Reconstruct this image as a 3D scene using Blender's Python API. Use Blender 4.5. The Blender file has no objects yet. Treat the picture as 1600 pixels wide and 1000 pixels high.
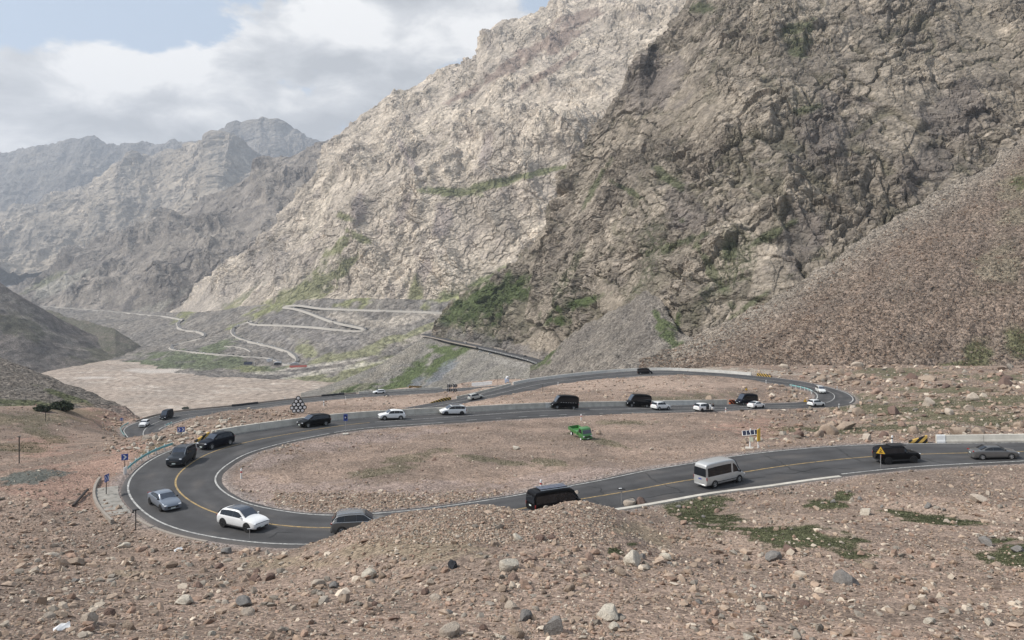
import bpy, bmesh, math, random
import numpy as np
from mathutils import Vector, Matrix

SC = bpy.context.scene
COL = SC.collection
rng = np.random.default_rng(7)
random.seed(7)
F, HZ = 1200.0, 420.0          # focal length and horizon row of the photograph, in its pixels

# ------------------------------------------------------------------ camera
cam_d = bpy.data.cameras.new("camera"); cam = bpy.data.objects.new("camera", cam_d)
COL.objects.link(cam)
cam.location = (0, 0, 0); cam.rotation_euler = (math.radians(90), 0, 0)
cam_d.sensor_width = 36.0; cam_d.lens = 36.0 * F / 1600.0
cam_d.shift_y = -(500.0 - HZ) / 1600.0
cam_d.clip_start = 0.5; cam_d.clip_end = 60000
SC.camera = cam

# ------------------------------------------------------------------ light
SUN_EL, SUN_AZ = math.radians(46), math.radians(262)   # azimuth clockwise from +Y: from the left, a little behind
w = bpy.data.worlds.new("World"); SC.world = w; w.use_nodes = True
nt = w.node_tree; nt.nodes.clear()
def N(t, **kw):
    n = nt.nodes.new(t)
    for k, v in kw.items(): setattr(n, k, v)
    return n
def LK(a, b): nt.links.new(a, b)
def M_(op, a, b=None, c=None, clamp=False):
    n = N("ShaderNodeMath", operation=op); n.use_clamp = clamp
    for i, v in enumerate((a, b, c)):
        if v is None: continue
        if isinstance(v, (int, float)): n.inputs[i].default_value = v
        else: LK(v, n.inputs[i])
    return n.outputs[0]
out = N("ShaderNodeOutputWorld")
sky = N("ShaderNodeTexSky", sky_type='NISHITA'); sky.sun_disc = False
sky.sun_elevation = SUN_EL; sky.sun_rotation = SUN_AZ
sky.air_density = 1.0; sky.dust_density = 2.0; sky.altitude = 2500
bg1 = N("ShaderNodeBackground"); bg1.inputs[1].default_value = 0.13
LK(sky.outputs[0], bg1.inputs[0])
tc = N("ShaderNodeTexCoord")
def noise(vec, scale, detail, rough, dist=0.0):
    n = N("ShaderNodeTexNoise"); n.inputs["Scale"].default_value = scale; n.inputs["Detail"].default_value = detail
    n.inputs["Roughness"].default_value = rough; n.inputs["Distortion"].default_value = dist
    LK(vec, n.inputs["Vector"]); return n.outputs["Fac"]
mp = N("ShaderNodeMapping"); mp.inputs["Scale"].default_value = (1.0, 1.0, 2.1); LK(tc.outputs["Generated"], mp.inputs["Vector"])
def blob(px, py, r, amp, sq=1.7):
    """Gaussian patch of cloud round a direction in the sky."""
    v = Vector(((px - 800) / F, 1.0, (HZ - py) / F)).normalized()
    s = N("ShaderNodeVectorMath", operation='SUBTRACT'); LK(tc.outputs["Generated"], s.inputs[0]); s.inputs[1].default_value = v
    m = N("ShaderNodeVectorMath", operation='MULTIPLY'); LK(s.outputs[0], m.inputs[0]); m.inputs[1].default_value = (1 / r, 1 / r, sq / r)
    d = N("ShaderNodeVectorMath", operation='DOT_PRODUCT'); LK(m.outputs[0], d.inputs[0]); LK(m.outputs[0], d.inputs[1])
    e = M_('POWER', 2.718, M_('MULTIPLY', d.outputs["Value"], -1.0))
    return M_('MULTIPLY', e, amp)
dens = M_('ADD', M_('MULTIPLY', M_('SUBTRACT', noise(mp.outputs[0], 5.2, 12, 0.60, 0.25), .5), 1.75), .44)
BL = [(150, 165, .13, .22), (330, 150, .12, .24), (60, 190, .14, .22), (540, 40, .12, .20), (620, 90, .13, .24), (430, 70, .10, .16),
      (700, 40, .08, .16), (230, 200, .15, .42), (330, 205, .08, .25), (420, 170, .07, .14), (800, 20, .08, .1), (110, 30, .12, .06), (480, 150, .05, -.05), (560, 190, .08, .10), (240, 60, .14, -.12), (280, 20, .12, -.08), (60, 20, .1, -.06), (20, 75, .06, .05), (100, 75, .1, -.03)]
for b in BL: dens = M_('ADD', dens, blob(*b))
mr = N("ShaderNodeMapRange", interpolation_type='SMOOTHSTEP'); mr.inputs[1].default_value = 0.50; mr.inputs[2].default_value = 0.66; LK(dens, mr.inputs[0])
shade = M_('ADD', M_('MULTIPLY', M_('SUBTRACT', noise(mp.outputs[0], 9, 10, 0.58, 0.3), .5), 1.3), .52)
for b in [(240, 110, .10, .20), (530, 35, .05, .38), (640, 70, .08, .18), (300, 135, .12, .16), (90, 150, .08, .14), (720, 70, .05, .14), (600, 130, .10, -.16), (100, 205, .12, -.08), (300, 200, .10, -.20), (390, 60, .06, -.05), (690, 130, .08, -.05), (560, 90, .06, -.06), (770, 70, .04, .25)]: shade = M_('ADD', shade, blob(*b))
cr = N("ShaderNodeValToRGB"); LK(shade, cr.inputs[0])
cr.color_ramp.elements[0].position = 0.36; cr.color_ramp.elements[0].color = (.60, .625, .66, 1)
cr.color_ramp.elements[1].position = 0.74; cr.color_ramp.elements[1].color = (1.12, 1.12, 1.12, 1)
e = cr.color_ramp.elements.new(0.55); e.color = (.80, .82, .85, 1)
bg2 = N("ShaderNodeBackground"); bg2.inputs[1].default_value = 0.80; LK(cr.outputs[0], bg2.inputs[0])
# a thin veil of high cloud pales the blue everywhere
bgv = N("ShaderNodeBackground"); bgv.inputs[0].default_value = (.55, .64, .745, 1)
mv = N("ShaderNodeMixShader"); mv.inputs[0].default_value = 0.75; LK(bg1.outputs[0], mv.inputs[1]); LK(bgv.outputs[0], mv.inputs[2])
ms = N("ShaderNodeMixShader"); LK(mr.outputs[0], ms.inputs[0]); LK(mv.outputs[0], ms.inputs[1]); LK(bg2.outputs[0], ms.inputs[2])
LK(ms.outputs[0], out.inputs[0])

sun_d = bpy.data.lights.new("sun", 'SUN'); sun_d.energy = 4.3; sun_d.angle = math.radians(5); sun_d.color = (1, .95, .88)
sun = bpy.data.objects.new("sun", sun_d); COL.objects.link(sun)
sdir = Vector((math.sin(SUN_AZ) * math.cos(SUN_EL), math.cos(SUN_AZ) * math.cos(SUN_EL), math.sin(SUN_EL)))
sun.rotation_euler = sdir.to_track_quat('Z', 'Y').to_euler()

SC.view_settings.view_transform = 'Standard'; SC.view_settings.look = 'None'
SC.view_settings.exposure = 0.22; SC.view_settings.gamma = 1.0; SC.view_settings.use_curve_mapping = False
SC.render.engine = 'CYCLES'
SC.cycles.use_denoising = True
SC.cycles.max_bounces = 6; SC.cycles.diffuse_bounces = 3; SC.cycles.volume_bounces = 0

# ------------------------------------------------------------------ numpy noise
_G = rng.normal(size=(256, 3)); _G /= np.linalg.norm(_G, axis=1)[:, None]; _G = _G.astype(np.float32)
def _h(ix, iy, iz, seed):
    with np.errstate(over='ignore'):
        h = ix.astype(np.uint32) * np.uint32(73856093) ^ iy.astype(np.uint32) * np.uint32(19349663) ^ iz.astype(np.uint32) * np.uint32(83492791)
        h = (h + np.uint32(seed * 2654435 & 0xffffffff)) * np.uint32(2246822519)
        h ^= h >> np.uint32(15); h *= np.uint32(3266489917); h ^= h >> np.uint32(13)
    return h
def perlin(p, seed=0):
    p = p.astype(np.float32); i = np.floor(p); f = p - i; i = i.astype(np.int64)
    t = f * f * f * (f * (f * 6 - 15) + 10)
    r = np.zeros(len(p), np.float32)
    for dx in (0, 1):
        for dy in (0, 1):
            for dz in (0, 1):
                g = _G[_h(i[:, 0] + dx, i[:, 1] + dy, i[:, 2] + dz, seed) & np.uint32(255)]
                d = g[:, 0] * (f[:, 0] - dx) + g[:, 1] * (f[:, 1] - dy) + g[:, 2] * (f[:, 2] - dz)
                r += d * (t[:, 0] if dx else 1 - t[:, 0]) * (t[:, 1] if dy else 1 - t[:, 1]) * (t[:, 2] if dz else 1 - t[:, 2])
    return r * 1.5
def fbm(p, octs=5, seed=0, gain=0.5, ridged=False):
    a, s, r = 1.0, 1.0, 0.0
    for o in range(octs):
        n = perlin(p * s, seed + o * 17)
        r = r + a * ((1 - 2 * np.abs(n)) if ridged else n)
        a *= gain; s *= 2.03
    return r
def facets(p, seed=0):
    """Rock broken into blocks: each cell is a tilted plane of its own height. Returns (height, closeness to a crack 0..1)."""
    p = p.astype(np.float32); q = np.floor(p - 0.5).astype(np.int64)
    f1 = np.full(len(p), 9e9, np.float32); f2 = f1.copy(); hgt = np.zeros(len(p), np.float32); tone = np.zeros(len(p), np.float32)
    for dx in (0, 1):
        for dy in (0, 1):
            for dz in (0, 1):
                cx, cy, cz = q[:, 0] + dx, q[:, 1] + dy, q[:, 2] + dz
                h = _h(cx, cy, cz, seed)
                ox = (h & np.uint32(255)).astype(np.float32) / 255; oy = ((h >> np.uint32(8)) & np.uint32(255)).astype(np.float32) / 255
                oz = ((h >> np.uint32(16)) & np.uint32(255)).astype(np.float32) / 255
                vx = p[:, 0] - (cx + .15 + .7 * ox); vy = p[:, 1] - (cy + .15 + .7 * oy); vz = p[:, 2] - (cz + .15 + .7 * oz)
                d = vx * vx + vy * vy + vz * vz
                g = _G[(h >> np.uint32(21)) & np.uint32(255)]
                hh = g[:, 0] * vx + g[:, 1] * vy + g[:, 2] * vz + (ox - .5) * .32
                m = d < f1
                f2 = np.where(m, f1, np.minimum(f2, d)); hgt = np.where(m, hh, hgt); tone = np.where(m, oy, tone); f1 = np.where(m, d, f1)
    return hgt, np.clip(1 - (np.sqrt(f2) - np.sqrt(f1)) / .22, 0, 1), tone

def joints(p, sets, seed=0):
    """Parallel fracture planes: sawtooth ledges across each direction, strong in places and absent in others."""
    h = np.zeros(len(p), np.float32)
    for k, (d, wl, am, asym) in enumerate(sets):
        d = np.array(d, float); d /= np.linalg.norm(d); t = (p @ d) / wl + .55 * fbm(p / (wl * 2.6), 3, seed + k * 13)
        i = np.floor(t); f = (t - i).astype(np.float32); r = (_h(i.astype(np.int64), np.zeros(len(p), np.int64) + k, np.zeros(len(p), np.int64), seed) & np.uint32(255)).astype(np.float32) / 255
        saw = np.where(f < asym, f / asym, (1 - f) / (1 - asym))
        h += am * (.35 + 1.1 * r) * (saw - .5) * sstep(-.45, .35, perlin(p / (wl * 2.2), seed + k * 13 + 5))
    return h
def sstep(a, b, x): t = np.clip((x - a) / (b - a), 0, 1); return t * t * (3 - 2 * t)
def P(px, py, Y): return np.array(((px - 800) / F * Y, Y, -(py - HZ) / F * Y))
def PZ(px, py, z): return P(px, py, -z * F / (py - HZ))

# ------------------------------------------------------------------ object helpers
def put(o, parent=None):
    COL.objects.link(o)
    if parent is not None: o.parent = parent
    return o
def tag(o, label=None, cat=None, group=None, kind=None):
    if label: o['label'] = label
    if cat: o['category'] = cat
    if group: o['group'] = group
    if kind: o['kind'] = kind
    return o
def raw_mesh(name, V, Fc, mats, smooth=False, attrs=None, midx=None):
    """Mesh from numpy vertices (n,3) and faces (m,k)."""
    me = bpy.data.meshes.new(name); n, m, k = len(V), len(Fc), Fc.shape[1]
    me.vertices.add(n); me.vertices.foreach_set("co", np.ascontiguousarray(V, np.float32).ravel())
    me.loops.add(m * k); me.loops.foreach_set("vertex_index", np.ascontiguousarray(Fc, np.int32).ravel())
    me.polygons.add(m); me.polygons.foreach_set("loop_start", np.arange(0, m * k, k, dtype=np.int32))
    me.polygons.foreach_set("use_smooth", np.full(m, smooth))
    if midx is not None: me.polygons.foreach_set("material_index", np.ascontiguousarray(midx, np.int32))
    for a, v in (attrs or {}).items():
        at = me.color_attributes.new(a, 'FLOAT_COLOR', 'POINT')
        c = np.ones((n, 4), np.float32); c[:, :v.shape[1]] = v; at.data.foreach_set("color", c.ravel())
    for mm in (mats if isinstance(mats, (list, tuple)) else [mats]): me.materials.append(mm)
    me.update(calc_edges=True); me.validate()
    return me
def grid_faces(ny, nx):
    i = np.arange(ny * nx).reshape(ny, nx)
    return np.stack([i[:-1, :-1], i[:-1, 1:], i[1:, 1:], i[1:, :-1]], -1).reshape(-1, 4)
def grid_normals(V):
    du = np.gradient(V, axis=1); dv = np.gradient(V, axis=0)
    n = np.cross(du, dv); n /= np.linalg.norm(n, axis=-1, keepdims=True) + 1e-9
    return n

# ------------------------------------------------------------------ materials
MATS = {}
class NT:
    def __init__(s, m): s.t = m.node_tree; s.t.nodes.clear(); s.out = s.n("ShaderNodeOutputMaterial")
    def n(s, t, **kw):
        x = s.t.nodes.new(t)
        for k, v in kw.items(): setattr(x, k, v)
        return x
    def l(s, a, b): s.t.links.new(a, b)
    def noise(s, vec, scale, detail=6, rough=.55, dist=0):
        x = s.n("ShaderNodeTexNoise"); x.inputs["Scale"].default_value = scale; x.inputs["Detail"].default_value = detail
        x.inputs["Roughness"].default_value = rough; x.inputs["Distortion"].default_value = dist; s.l(vec, x.inputs["Vector"]); return x.outputs["Fac"]
    def rng(s, v, a, b, c, d):
        x = s.n("ShaderNodeMapRange"); s.l(v, x.inputs[0])
        for i, k in enumerate((a, b, c, d)): x.inputs[i + 1].default_value = k
        return x.outputs[0]
    def math(s, op, a, b):
        x = s.n("ShaderNodeMath", operation=op)
        for i, v in enumerate((a, b)):
            if isinstance(v, (int, float)): x.inputs[i].default_value = v
            else: s.l(v, x.inputs[i])
        return x.outputs[0]
    def mix(s, fac, a, b, mode='MIX'):
        x = s.n("ShaderNodeMix", data_type='RGBA', blend_type=mode)
        for k, v in ((0, fac), (6, a), (7, b)):
            if isinstance(v, (int, float)): x.inputs[k].default_value = v
            elif isinstance(v, tuple): x.inputs[k].default_value = (*v, 1) if len(v) == 3 else v
            else: s.l(v, x.inputs[k])
        return x.outputs[2]
    def scale(s, col, fac):
        x = s.n("ShaderNodeVectorMath", operation='SCALE'); s.l(col, x.inputs[0]); s.l(fac, x.inputs["Scale"]); return x.outputs[0]
    def bump(s, h, strength, dist, normal=None):
        b = s.n("ShaderNodeBump"); b.inputs["Strength"].default_value = strength; b.inputs["Distance"].default_value = dist
        s.l(h, b.inputs["Height"])
        if normal is not None: s.l(normal, b.inputs["Normal"])
        return b.outputs[0]
    def bsdf(s, col, rough=.9, normal=None, metal=0, spec=.2, **kw):
        b = s.n("ShaderNodeBsdfPrincipled"); b.inputs["Roughness"].default_value = rough; b.inputs["Metallic"].default_value = metal
        b.inputs["Specular IOR Level"].default_value = spec
        if isinstance(col, tuple): b.inputs["Base Color"].default_value = (*col, 1)
        else: s.l(col, b.inputs["Base Color"])
        if normal is not None: s.l(normal, b.inputs["Normal"])
        for k, v in kw.items(): b.inputs[k].default_value = v
        s.l(b.outputs[0], s.out.inputs[0]); return b
def newmat(name):
    m = bpy.data.materials.new(name); m.use_nodes = True; MATS[name] = m
    return NT(m), m
def paint(name, col, rough=.5, metal=0.0, spec=.4, var=.12, vs=3.0, coat=0.0, dirt=None, bumpy=0.0):
    """Plain surface with a little uneven wear."""
    s, m = newmat(name); tcn = s.n("ShaderNodeTexCoord"); o = tcn.outputs["Object"]
    f = s.noise(o, vs, 5)
    c = s.mix(s.rng(f, .3, .7, 0, 1), tuple(max(0, x * (1 - var)) for x in col), tuple(min(1, x * (1 + var)) for x in col))
    if dirt is not None:
        sx = s.n("ShaderNodeSeparateXYZ"); s.l(o, sx.inputs[0])
        g = s.math('MULTIPLY', s.rng(sx.outputs[2], .15, .75, dirt, 0), s.rng(s.noise(o, 5, 6), .35, .65, .3, 1))
        c = s.mix(g, c, (.23, .19, .155))
    nn = s.bump(s.noise(o, 25, 5), bumpy, .01) if bumpy else None
    s.bsdf(c, rough, nn, metal, spec, **({"Coat Weight": coat, "Coat Roughness": .08} if coat else {}))
    return m
def rock_mat(name, s1, b1, s2, b2, speck=.3, sv=1.0, crack=.25):
    """Bare rock: tint from the mesh, uneven staining, angular relief at several sizes."""
    s, m = newmat(name); o = s.n("ShaderNodeTexCoord").outputs["Object"]
    col = s.n("ShaderNodeAttribute", attribute_name="Col").outputs["Color"]
    n1 = s.noise(o, s1, 9, .62); n2 = s.noise(o, s2, 8, .7)
    def vor(sc, rot):
        mp = s.n("ShaderNodeMapping"); s.l(o, mp.inputs["Vector"]); mp.inputs["Rotation"].default_value = rot; mp.inputs["Scale"].default_value = (1, .8, 1.5)
        v = s.n("ShaderNodeTexVoronoi", distance='MANHATTAN'); v.inputs["Scale"].default_value = sc; s.l(mp.outputs[0], v.inputs["Vector"]); return v
    v1, v2 = vor(s2 * .55, (.5, .6, .3)), vor(s2 * 1.5, (.3, -.5, .8))
    t1 = s.n("ShaderNodeSeparateColor"); s.l(v1.outputs["Color"], t1.inputs[0]); t2 = s.n("ShaderNodeSeparateColor"); s.l(v2.outputs["Color"], t2.inputs[0])
    k = s.math('MULTIPLY', s.rng(n1, .3, .7, 1 - speck, 1 + speck), s.rng(n2, .3, .7, 1 - speck * .8, 1 + speck * .8))
    k = s.math('MULTIPLY', k, s.math('MULTIPLY', s.rng(t1.outputs[0], 0, 1, .86, 1.14), s.rng(t2.outputs[0], 0, 1, .84, 1.16)))
    h = s.math('ADD', s.math('MULTIPLY', v1.outputs["Distance"], -.9), s.math('MULTIPLY', v2.outputs["Distance"], -.45))
    h = s.math('ADD', h, s.math('MULTIPLY', n2, .5))
    nn = s.bump(h, b2, .42 / s2, s.bump(n1, b1, .25 / s1))
    s.bsdf(s.scale(col, k), .95, nn, 0, .1)
    return m
def ground_mat(name, sc_, amt=.5, bump=.8, fine=8.0, dist=.25):
    """Rubble: every little stone (Voronoi cell) has its own shade and relief; tint from the mesh."""
    s, m = newmat(name); o = s.n("ShaderNodeTexCoord").outputs["Object"]
    col = s.n("ShaderNodeAttribute", attribute_name="Col").outputs["Color"]
    def vor(scale):
        v = s.n("ShaderNodeTexVoronoi"); v.inputs["Scale"].default_value = scale; s.l(o, v.inputs["Vector"]); return v
    v1, v2 = vor(sc_), vor(sc_ * 2.7)
    r1 = s.n("ShaderNodeSeparateColor"); s.l(v1.outputs["Color"], r1.inputs[0])
    r2 = s.n("ShaderNodeSeparateColor"); s.l(v2.outputs["Color"], r2.inputs[0])
    k = s.math('MULTIPLY', s.rng(r1.outputs[0], 0, 1, 1 - amt * .55, 1 + amt), s.rng(r2.outputs[1], 0, 1, 1 - amt * .5, 1 + amt * .6))
    k = s.math('MULTIPLY', k, s.rng(s.noise(o, sc_ * .09, 7, .6), .3, .7, .85, 1.15))
    c = s.scale(col, k)
    h = s.math('ADD', s.math('MULTIPLY', v1.outputs["Distance"], -1.0), s.math('MULTIPLY', v2.outputs["Distance"], -.4))
    h = s.math('ADD', h, s.math('MULTIPLY', s.noise(o, sc_ * 1.5, 6, .6), .6))
    s.bsdf(c, .97, s.bump(h, bump, dist / sc_ * 4), 0, .08)
    return m

rock_near = rock_mat("rock_near", .03, .5, .28, .8, .22, crack=.10)
rock_far = rock_mat("rock_far", .014, .5, .13, .8, .22, crack=.10)
rock_dist = rock_mat("rock_distant", .003, .5, .02, .7, .2, crack=.1)
scree_m = ground_mat("scree", .55, .55, .9)
rubble_m = ground_mat("rubble", 6.0, .6, .45)
apron_m = ground_mat("apron_gravel", .09, .35, .6)
# ------------------------------------------------------------------ roads: painted lines traced to the ground, then ruled into strips
def line(pts):
    """[(px, py, z or None)...] -> world points; missing z are interpolated along the line."""
    a = [(p[0], p[1], p[2] if len(p) > 2 else None) for p in pts]
    k = [i for i, p in enumerate(a) if p[2] is not None]
    zz = np.interp(np.arange(len(a)), k, [a[i][2] for i in k])
    return np.array([PZ(p[0], p[1], z) for p, z in zip(a, zz)])
def catmull(W, step):
    W = np.asarray(W, float); W = np.vstack([2 * W[0] - W[1], W, 2 * W[-1] - W[-2]]); o = []
    for i in range(1, len(W) - 2):
        p0, p1, p2, p3 = W[i - 1:i + 3]; n = 12
        for t in np.arange(n) / n:
            o.append(.5 * ((2 * p1) + (p2 - p0) * t + (2 * p0 - 5 * p1 + 4 * p2 - p3) * t * t + (3 * p1 - p0 - 3 * p2 + p3) * t ** 3))
    o.append(W[-2]); return resample(np.array(o), step)
def resample(W, step):
    s = np.r_[0, np.cumsum(np.linalg.norm(np.diff(W, axis=0), axis=1))]
    t = np.linspace(0, s[-1], max(2, int(s[-1] / step) + 1))
    return np.stack([np.interp(t, s, W[:, i]) for i in range(W.shape[1])], 1)
def smooth(a, n):
    if n < 1: return a
    k = np.ones(2 * n + 1) / (2 * n + 1)
    if a.ndim == 1: return np.convolve(np.pad(a, n, mode='edge'), k, 'valid')
    return np.stack([smooth(a[:, i], n) for i in range(a.shape[1])], 1)
class Road:
    def __init__(s, centre, left, right, step=1.0, sm=3, hw=None):
        s.c = catmull(line(centre), step)
        e = s.c.copy(); s.c = smooth(s.c, sm); s.c[0], s.c[-1] = e[0], e[-1]
        s.c[:, 2] = smooth(s.c[:, 2], 8)
        t = np.gradient(s.c[:, :2], axis=0); t /= np.linalg.norm(t, axis=1)[:, None]
        s.t = t; s.n = np.stack([-t[:, 1], t[:, 0]], 1)      # to the left of travel
        s.s = np.r_[0, np.cumsum(np.linalg.norm(np.diff(s.c[:, :2], axis=0), axis=1))]
        def half(l, sg):
            if l is None: return np.full(len(s.c), hw)
            L = catmull(line(l), .7); r = np.full(len(s.c), np.nan)
            for i in range(len(s.c)):
                d = L[:, :2] - s.c[i, :2]; la = d @ s.n[i] * sg; al = np.abs(d @ s.t[i]); m = (al < 1.5) & (la > 1) & (la < 11)
                if m.any(): r[i] = np.median(la[m])
            k = ~np.isnan(r)
            return smooth(smooth(np.interp(np.arange(len(r)), np.where(k)[0], r[k]), 6), 6)
        s.hl, s.hr = half(left, 1), half(right, -1)
    def at(s, i, off):
        return np.array([*(s.c[i, :2] + s.n[i] * off), s.c[i, 2]])
    def edge(s, off_l=None, off_r=None, i0=0, i1=None):
        i1 = len(s.c) if i1 is None else i1
        o = (s.hl + off_l) if off_l is not None else -(s.hr + off_r)
        W = s.c.copy(); W[:, :2] += s.n * o[:, None]; return W[i0:i1]
    def find(s, px, py):
        """(sample, offset) of the point of the road seen at a pixel."""
        best = None
        for off in np.arange(-8, 8.1, .2):
            ok = (off < s.hl) & (off > -s.hr)
            W = s.c.copy(); W[:, :2] += s.n * off
            d = np.hypot(800 + F * W[:, 0] / W[:, 1] - px, HZ - F * W[:, 2] / W[:, 1] - py); d[~ok] += 50
            i = int(d.argmin())
            if best is None or d[i] < best[0]: best = (d[i], i, off)
        return best[1], best[2]

rA = Road(
    [(1750, 700.5, -21.5), (1600, 706, -22.4), (1515, 708, -22.8), (1434, 710, -23.1), (1340, 715, -23.4), (1225, 728, -23.75), (1131, 743, -23.95),
     (1069, 751), (975, 769, -24.15), (912, 779), (800, 797, -24.25), (650, 816), (512, 825, -24.35), (422, 819, -24.45), (337, 802, -24.6), (291, 779, -24.75), (273, 757, -24.85),
     (281, 738, -24.95), (306, 719, -25), (337, 704, -25.05), (400, 687, -25.1), (475, 674, -25.4), (520, 666.6, -25.7), (570, 661, -26.1), (650, 655, -26.6), (730, 650, -27.2), (850, 641.5, -28.4),
     (975, 639, -30.2), (1069, 637.5, -31.6), (1131, 636.4, -32.5), (1194, 634.6, -33.5), (1250, 633, -34.4), (1287, 630, -35.1), (1300, 625.6, -35.5), (1304, 619, -35.9), (1297, 612.5, -36.2), (1272, 605.5, -36.5), (1225, 597, -36.9), (1162, 590, -37.3), (1069, 583, -37.8),
     (1019, 582.3, -38.2), (944, 587.5, -39.3), (850, 599, -40.7), (800, 610, -41.6), (742, 622.5, -42.6), (680, 634, -43.5), (600, 649, -44.2), (510, 664, -44.9), (420, 676, -45.6), (330, 686, -46.2),
     (262, 690, -46.6), (228, 684, -46.85), (224, 675, -47), (232, 666, -47.1), (250, 658, -47.25), (281, 649, -47.5), (369, 639, -48), (462, 627.3, -48.6), (556, 618.5, -49.1), (650, 612.3, -49.6), (700, 610, -49.9), (775, 605.3, -50.5), (830, 599, -51), (900, 589, -52)],
    [(1750, 710, -21.5), (1600, 719.6, -22.4), (1470, 726, -23), (1340, 737, -23.4), (1225, 751, -23.75), (1162, 760), (1069, 772.5, -24), (975, 790, -24.15), (800, 818, -24.25), (650, 838), (520, 848, -24.35), (420, 851), (369, 847, -24.5),
     (306, 838), (253, 822, -24.7), (219, 794), (203, 766, -24.85), (203, 750), (216, 732, -24.95), (244, 713, -25), (269, 700), (310, 689), (369, 679, -25.1), (430, 669, -25.3), (460, 664, -25.5), (517, 657.6), (570, 653.5, -26.1), (634, 649, -26.6), (730, 643.5, -27.2), (850, 637.2, -28.4), (975, 633.5, -30.2), (1131, 630, -32.5), (1194, 628.8, -33.5), (1256, 627, -34.5), (1272, 625, -35.3), (1276.5, 621, -35.9), (1272, 614.7, -36.3), (1256, 608.4, -36.6), (1194, 597, -37), (1131, 589.7, -37.5), (1069, 586.5, -37.8), (1019, 586.5, -38.2), (944, 593, -39.3), (850, 605, -40.7), (775, 624, -42.2), (725, 635, -42.9), (200, 676, -47), (203, 668, -47.1), (212, 661, -47.1), (228, 654, -47.3), (306, 640, -47.6), (369, 635, -48), (462, 624, -48.6), (556, 615.5, -49.1), (650, 609.5, -49.6), (700, 607.5, -49.9), (775, 602.5, -50.5)],
    [(1750, 691, -21.5), (1600, 693.5, -22.4), (1437, 695, -23.1), (1325, 697), (1222, 705, -23.75), (1178, 710), (1131, 716), (1081, 723), (975, 744, -24.15), (850, 766, -24.25), (740, 785), (650, 797, -24.3), (525, 804), (460, 801, -24.45), (394, 788), (352, 770, -24.75), (337, 757, -24.85), (341, 743), (353, 729, -25), (381, 713), (431, 697, -25.2), (463, 690), (511, 679, -25.7), (570, 671.5, -26.1), (650, 664.5, -26.6), (730, 659, -27.2), (850, 654, -28.4), (975, 649, -30.2), (1131, 642.5, -32.5), (1194, 640, -33.5), (1287, 637, -35), (1319, 634, -35.3), (1331, 629, -35.6), (1334, 622.5, -35.9), (1316, 611.6, -36.2), (1272, 599, -36.5), (1225, 591, -36.9), (1162, 585, -37.3), (1069, 579.7, -37.8), (1019, 578.7, -38.2), (944, 583, -39.3), (850, 594, -40.7), (800, 604, -41.6), (732, 620, -42.6), (645, 637, -43.9), (240, 682, -47.1), (256, 671, -47.3), (269, 663, -47.4), (306, 652, -47.6), (369, 643, -48), (462, 630, -48.6), (556, 621, -49.1), (650, 614.9, -49.6), (700, 612.5, -49.9), (775, 608, -50.5)],
    step=1.0)

for h_ in (rA.hl, rA.hr):
    h_[300:] = np.clip(h_[300:], 3.6, 6.6); h_[486:588] = 4.0
    h_[:] = smooth(h_, 5)
# back road at the foot of the cliff
rC = Road([(880, 578, -95.5), (860, 573, -95.5), (835, 564, -95.4), (805, 556, -95.2), (760, 545.5, -95), (715, 536, -94.5), (690, 530, -94), (672, 526.5, -93.6), (664, 524.5, -93.2), (672, 522.8, -93), (690, 522, -92.5), (720, 520, -92)],
          None, None, step=3.0, sm=2, hw=7.0)

# ------------------------------------------------------------------ terrain: one height sheet from the camera's feet down to the river flats
def tps_fit(x, y, v, lam=1e-4):
    n = len(x); d2 = (x[:, None] - x) ** 2 + (y[:, None] - y) ** 2
    K = .5 * d2 * np.log(d2 + 1e-12) + lam * np.eye(n)
    A = np.zeros((n + 3, n + 3)); A[:n, :n] = K; A[:n, n] = A[n, :n] = 1; A[:n, n + 1] = A[n + 1, :n] = x; A[:n, n + 2] = A[n + 2, :n] = y
    c = np.linalg.solve(A, np.r_[v, 0, 0, 0]); return c
def tps_eval(c, x, y, X, Y):
    o = np.empty(len(X)); n = len(x)
    for i in range(0, len(X), 20000):
        a, b = X[i:i + 20000], Y[i:i + 20000]
        d2 = (a[:, None] - x) ** 2 + (b[:, None] - y) ** 2
        o[i:i + 20000] = (.5 * d2 * np.log(d2 + 1e-12)) @ c[:n] + c[n] + c[n + 1] * a + c[n + 2] * b
    return o
CP = []
for x in (-400, 0, 400, 800, 1200, 1600, 2000): CP += [(x, 1400, 4), (x, 1115, 10), (x, 1000, 18)]
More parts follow.
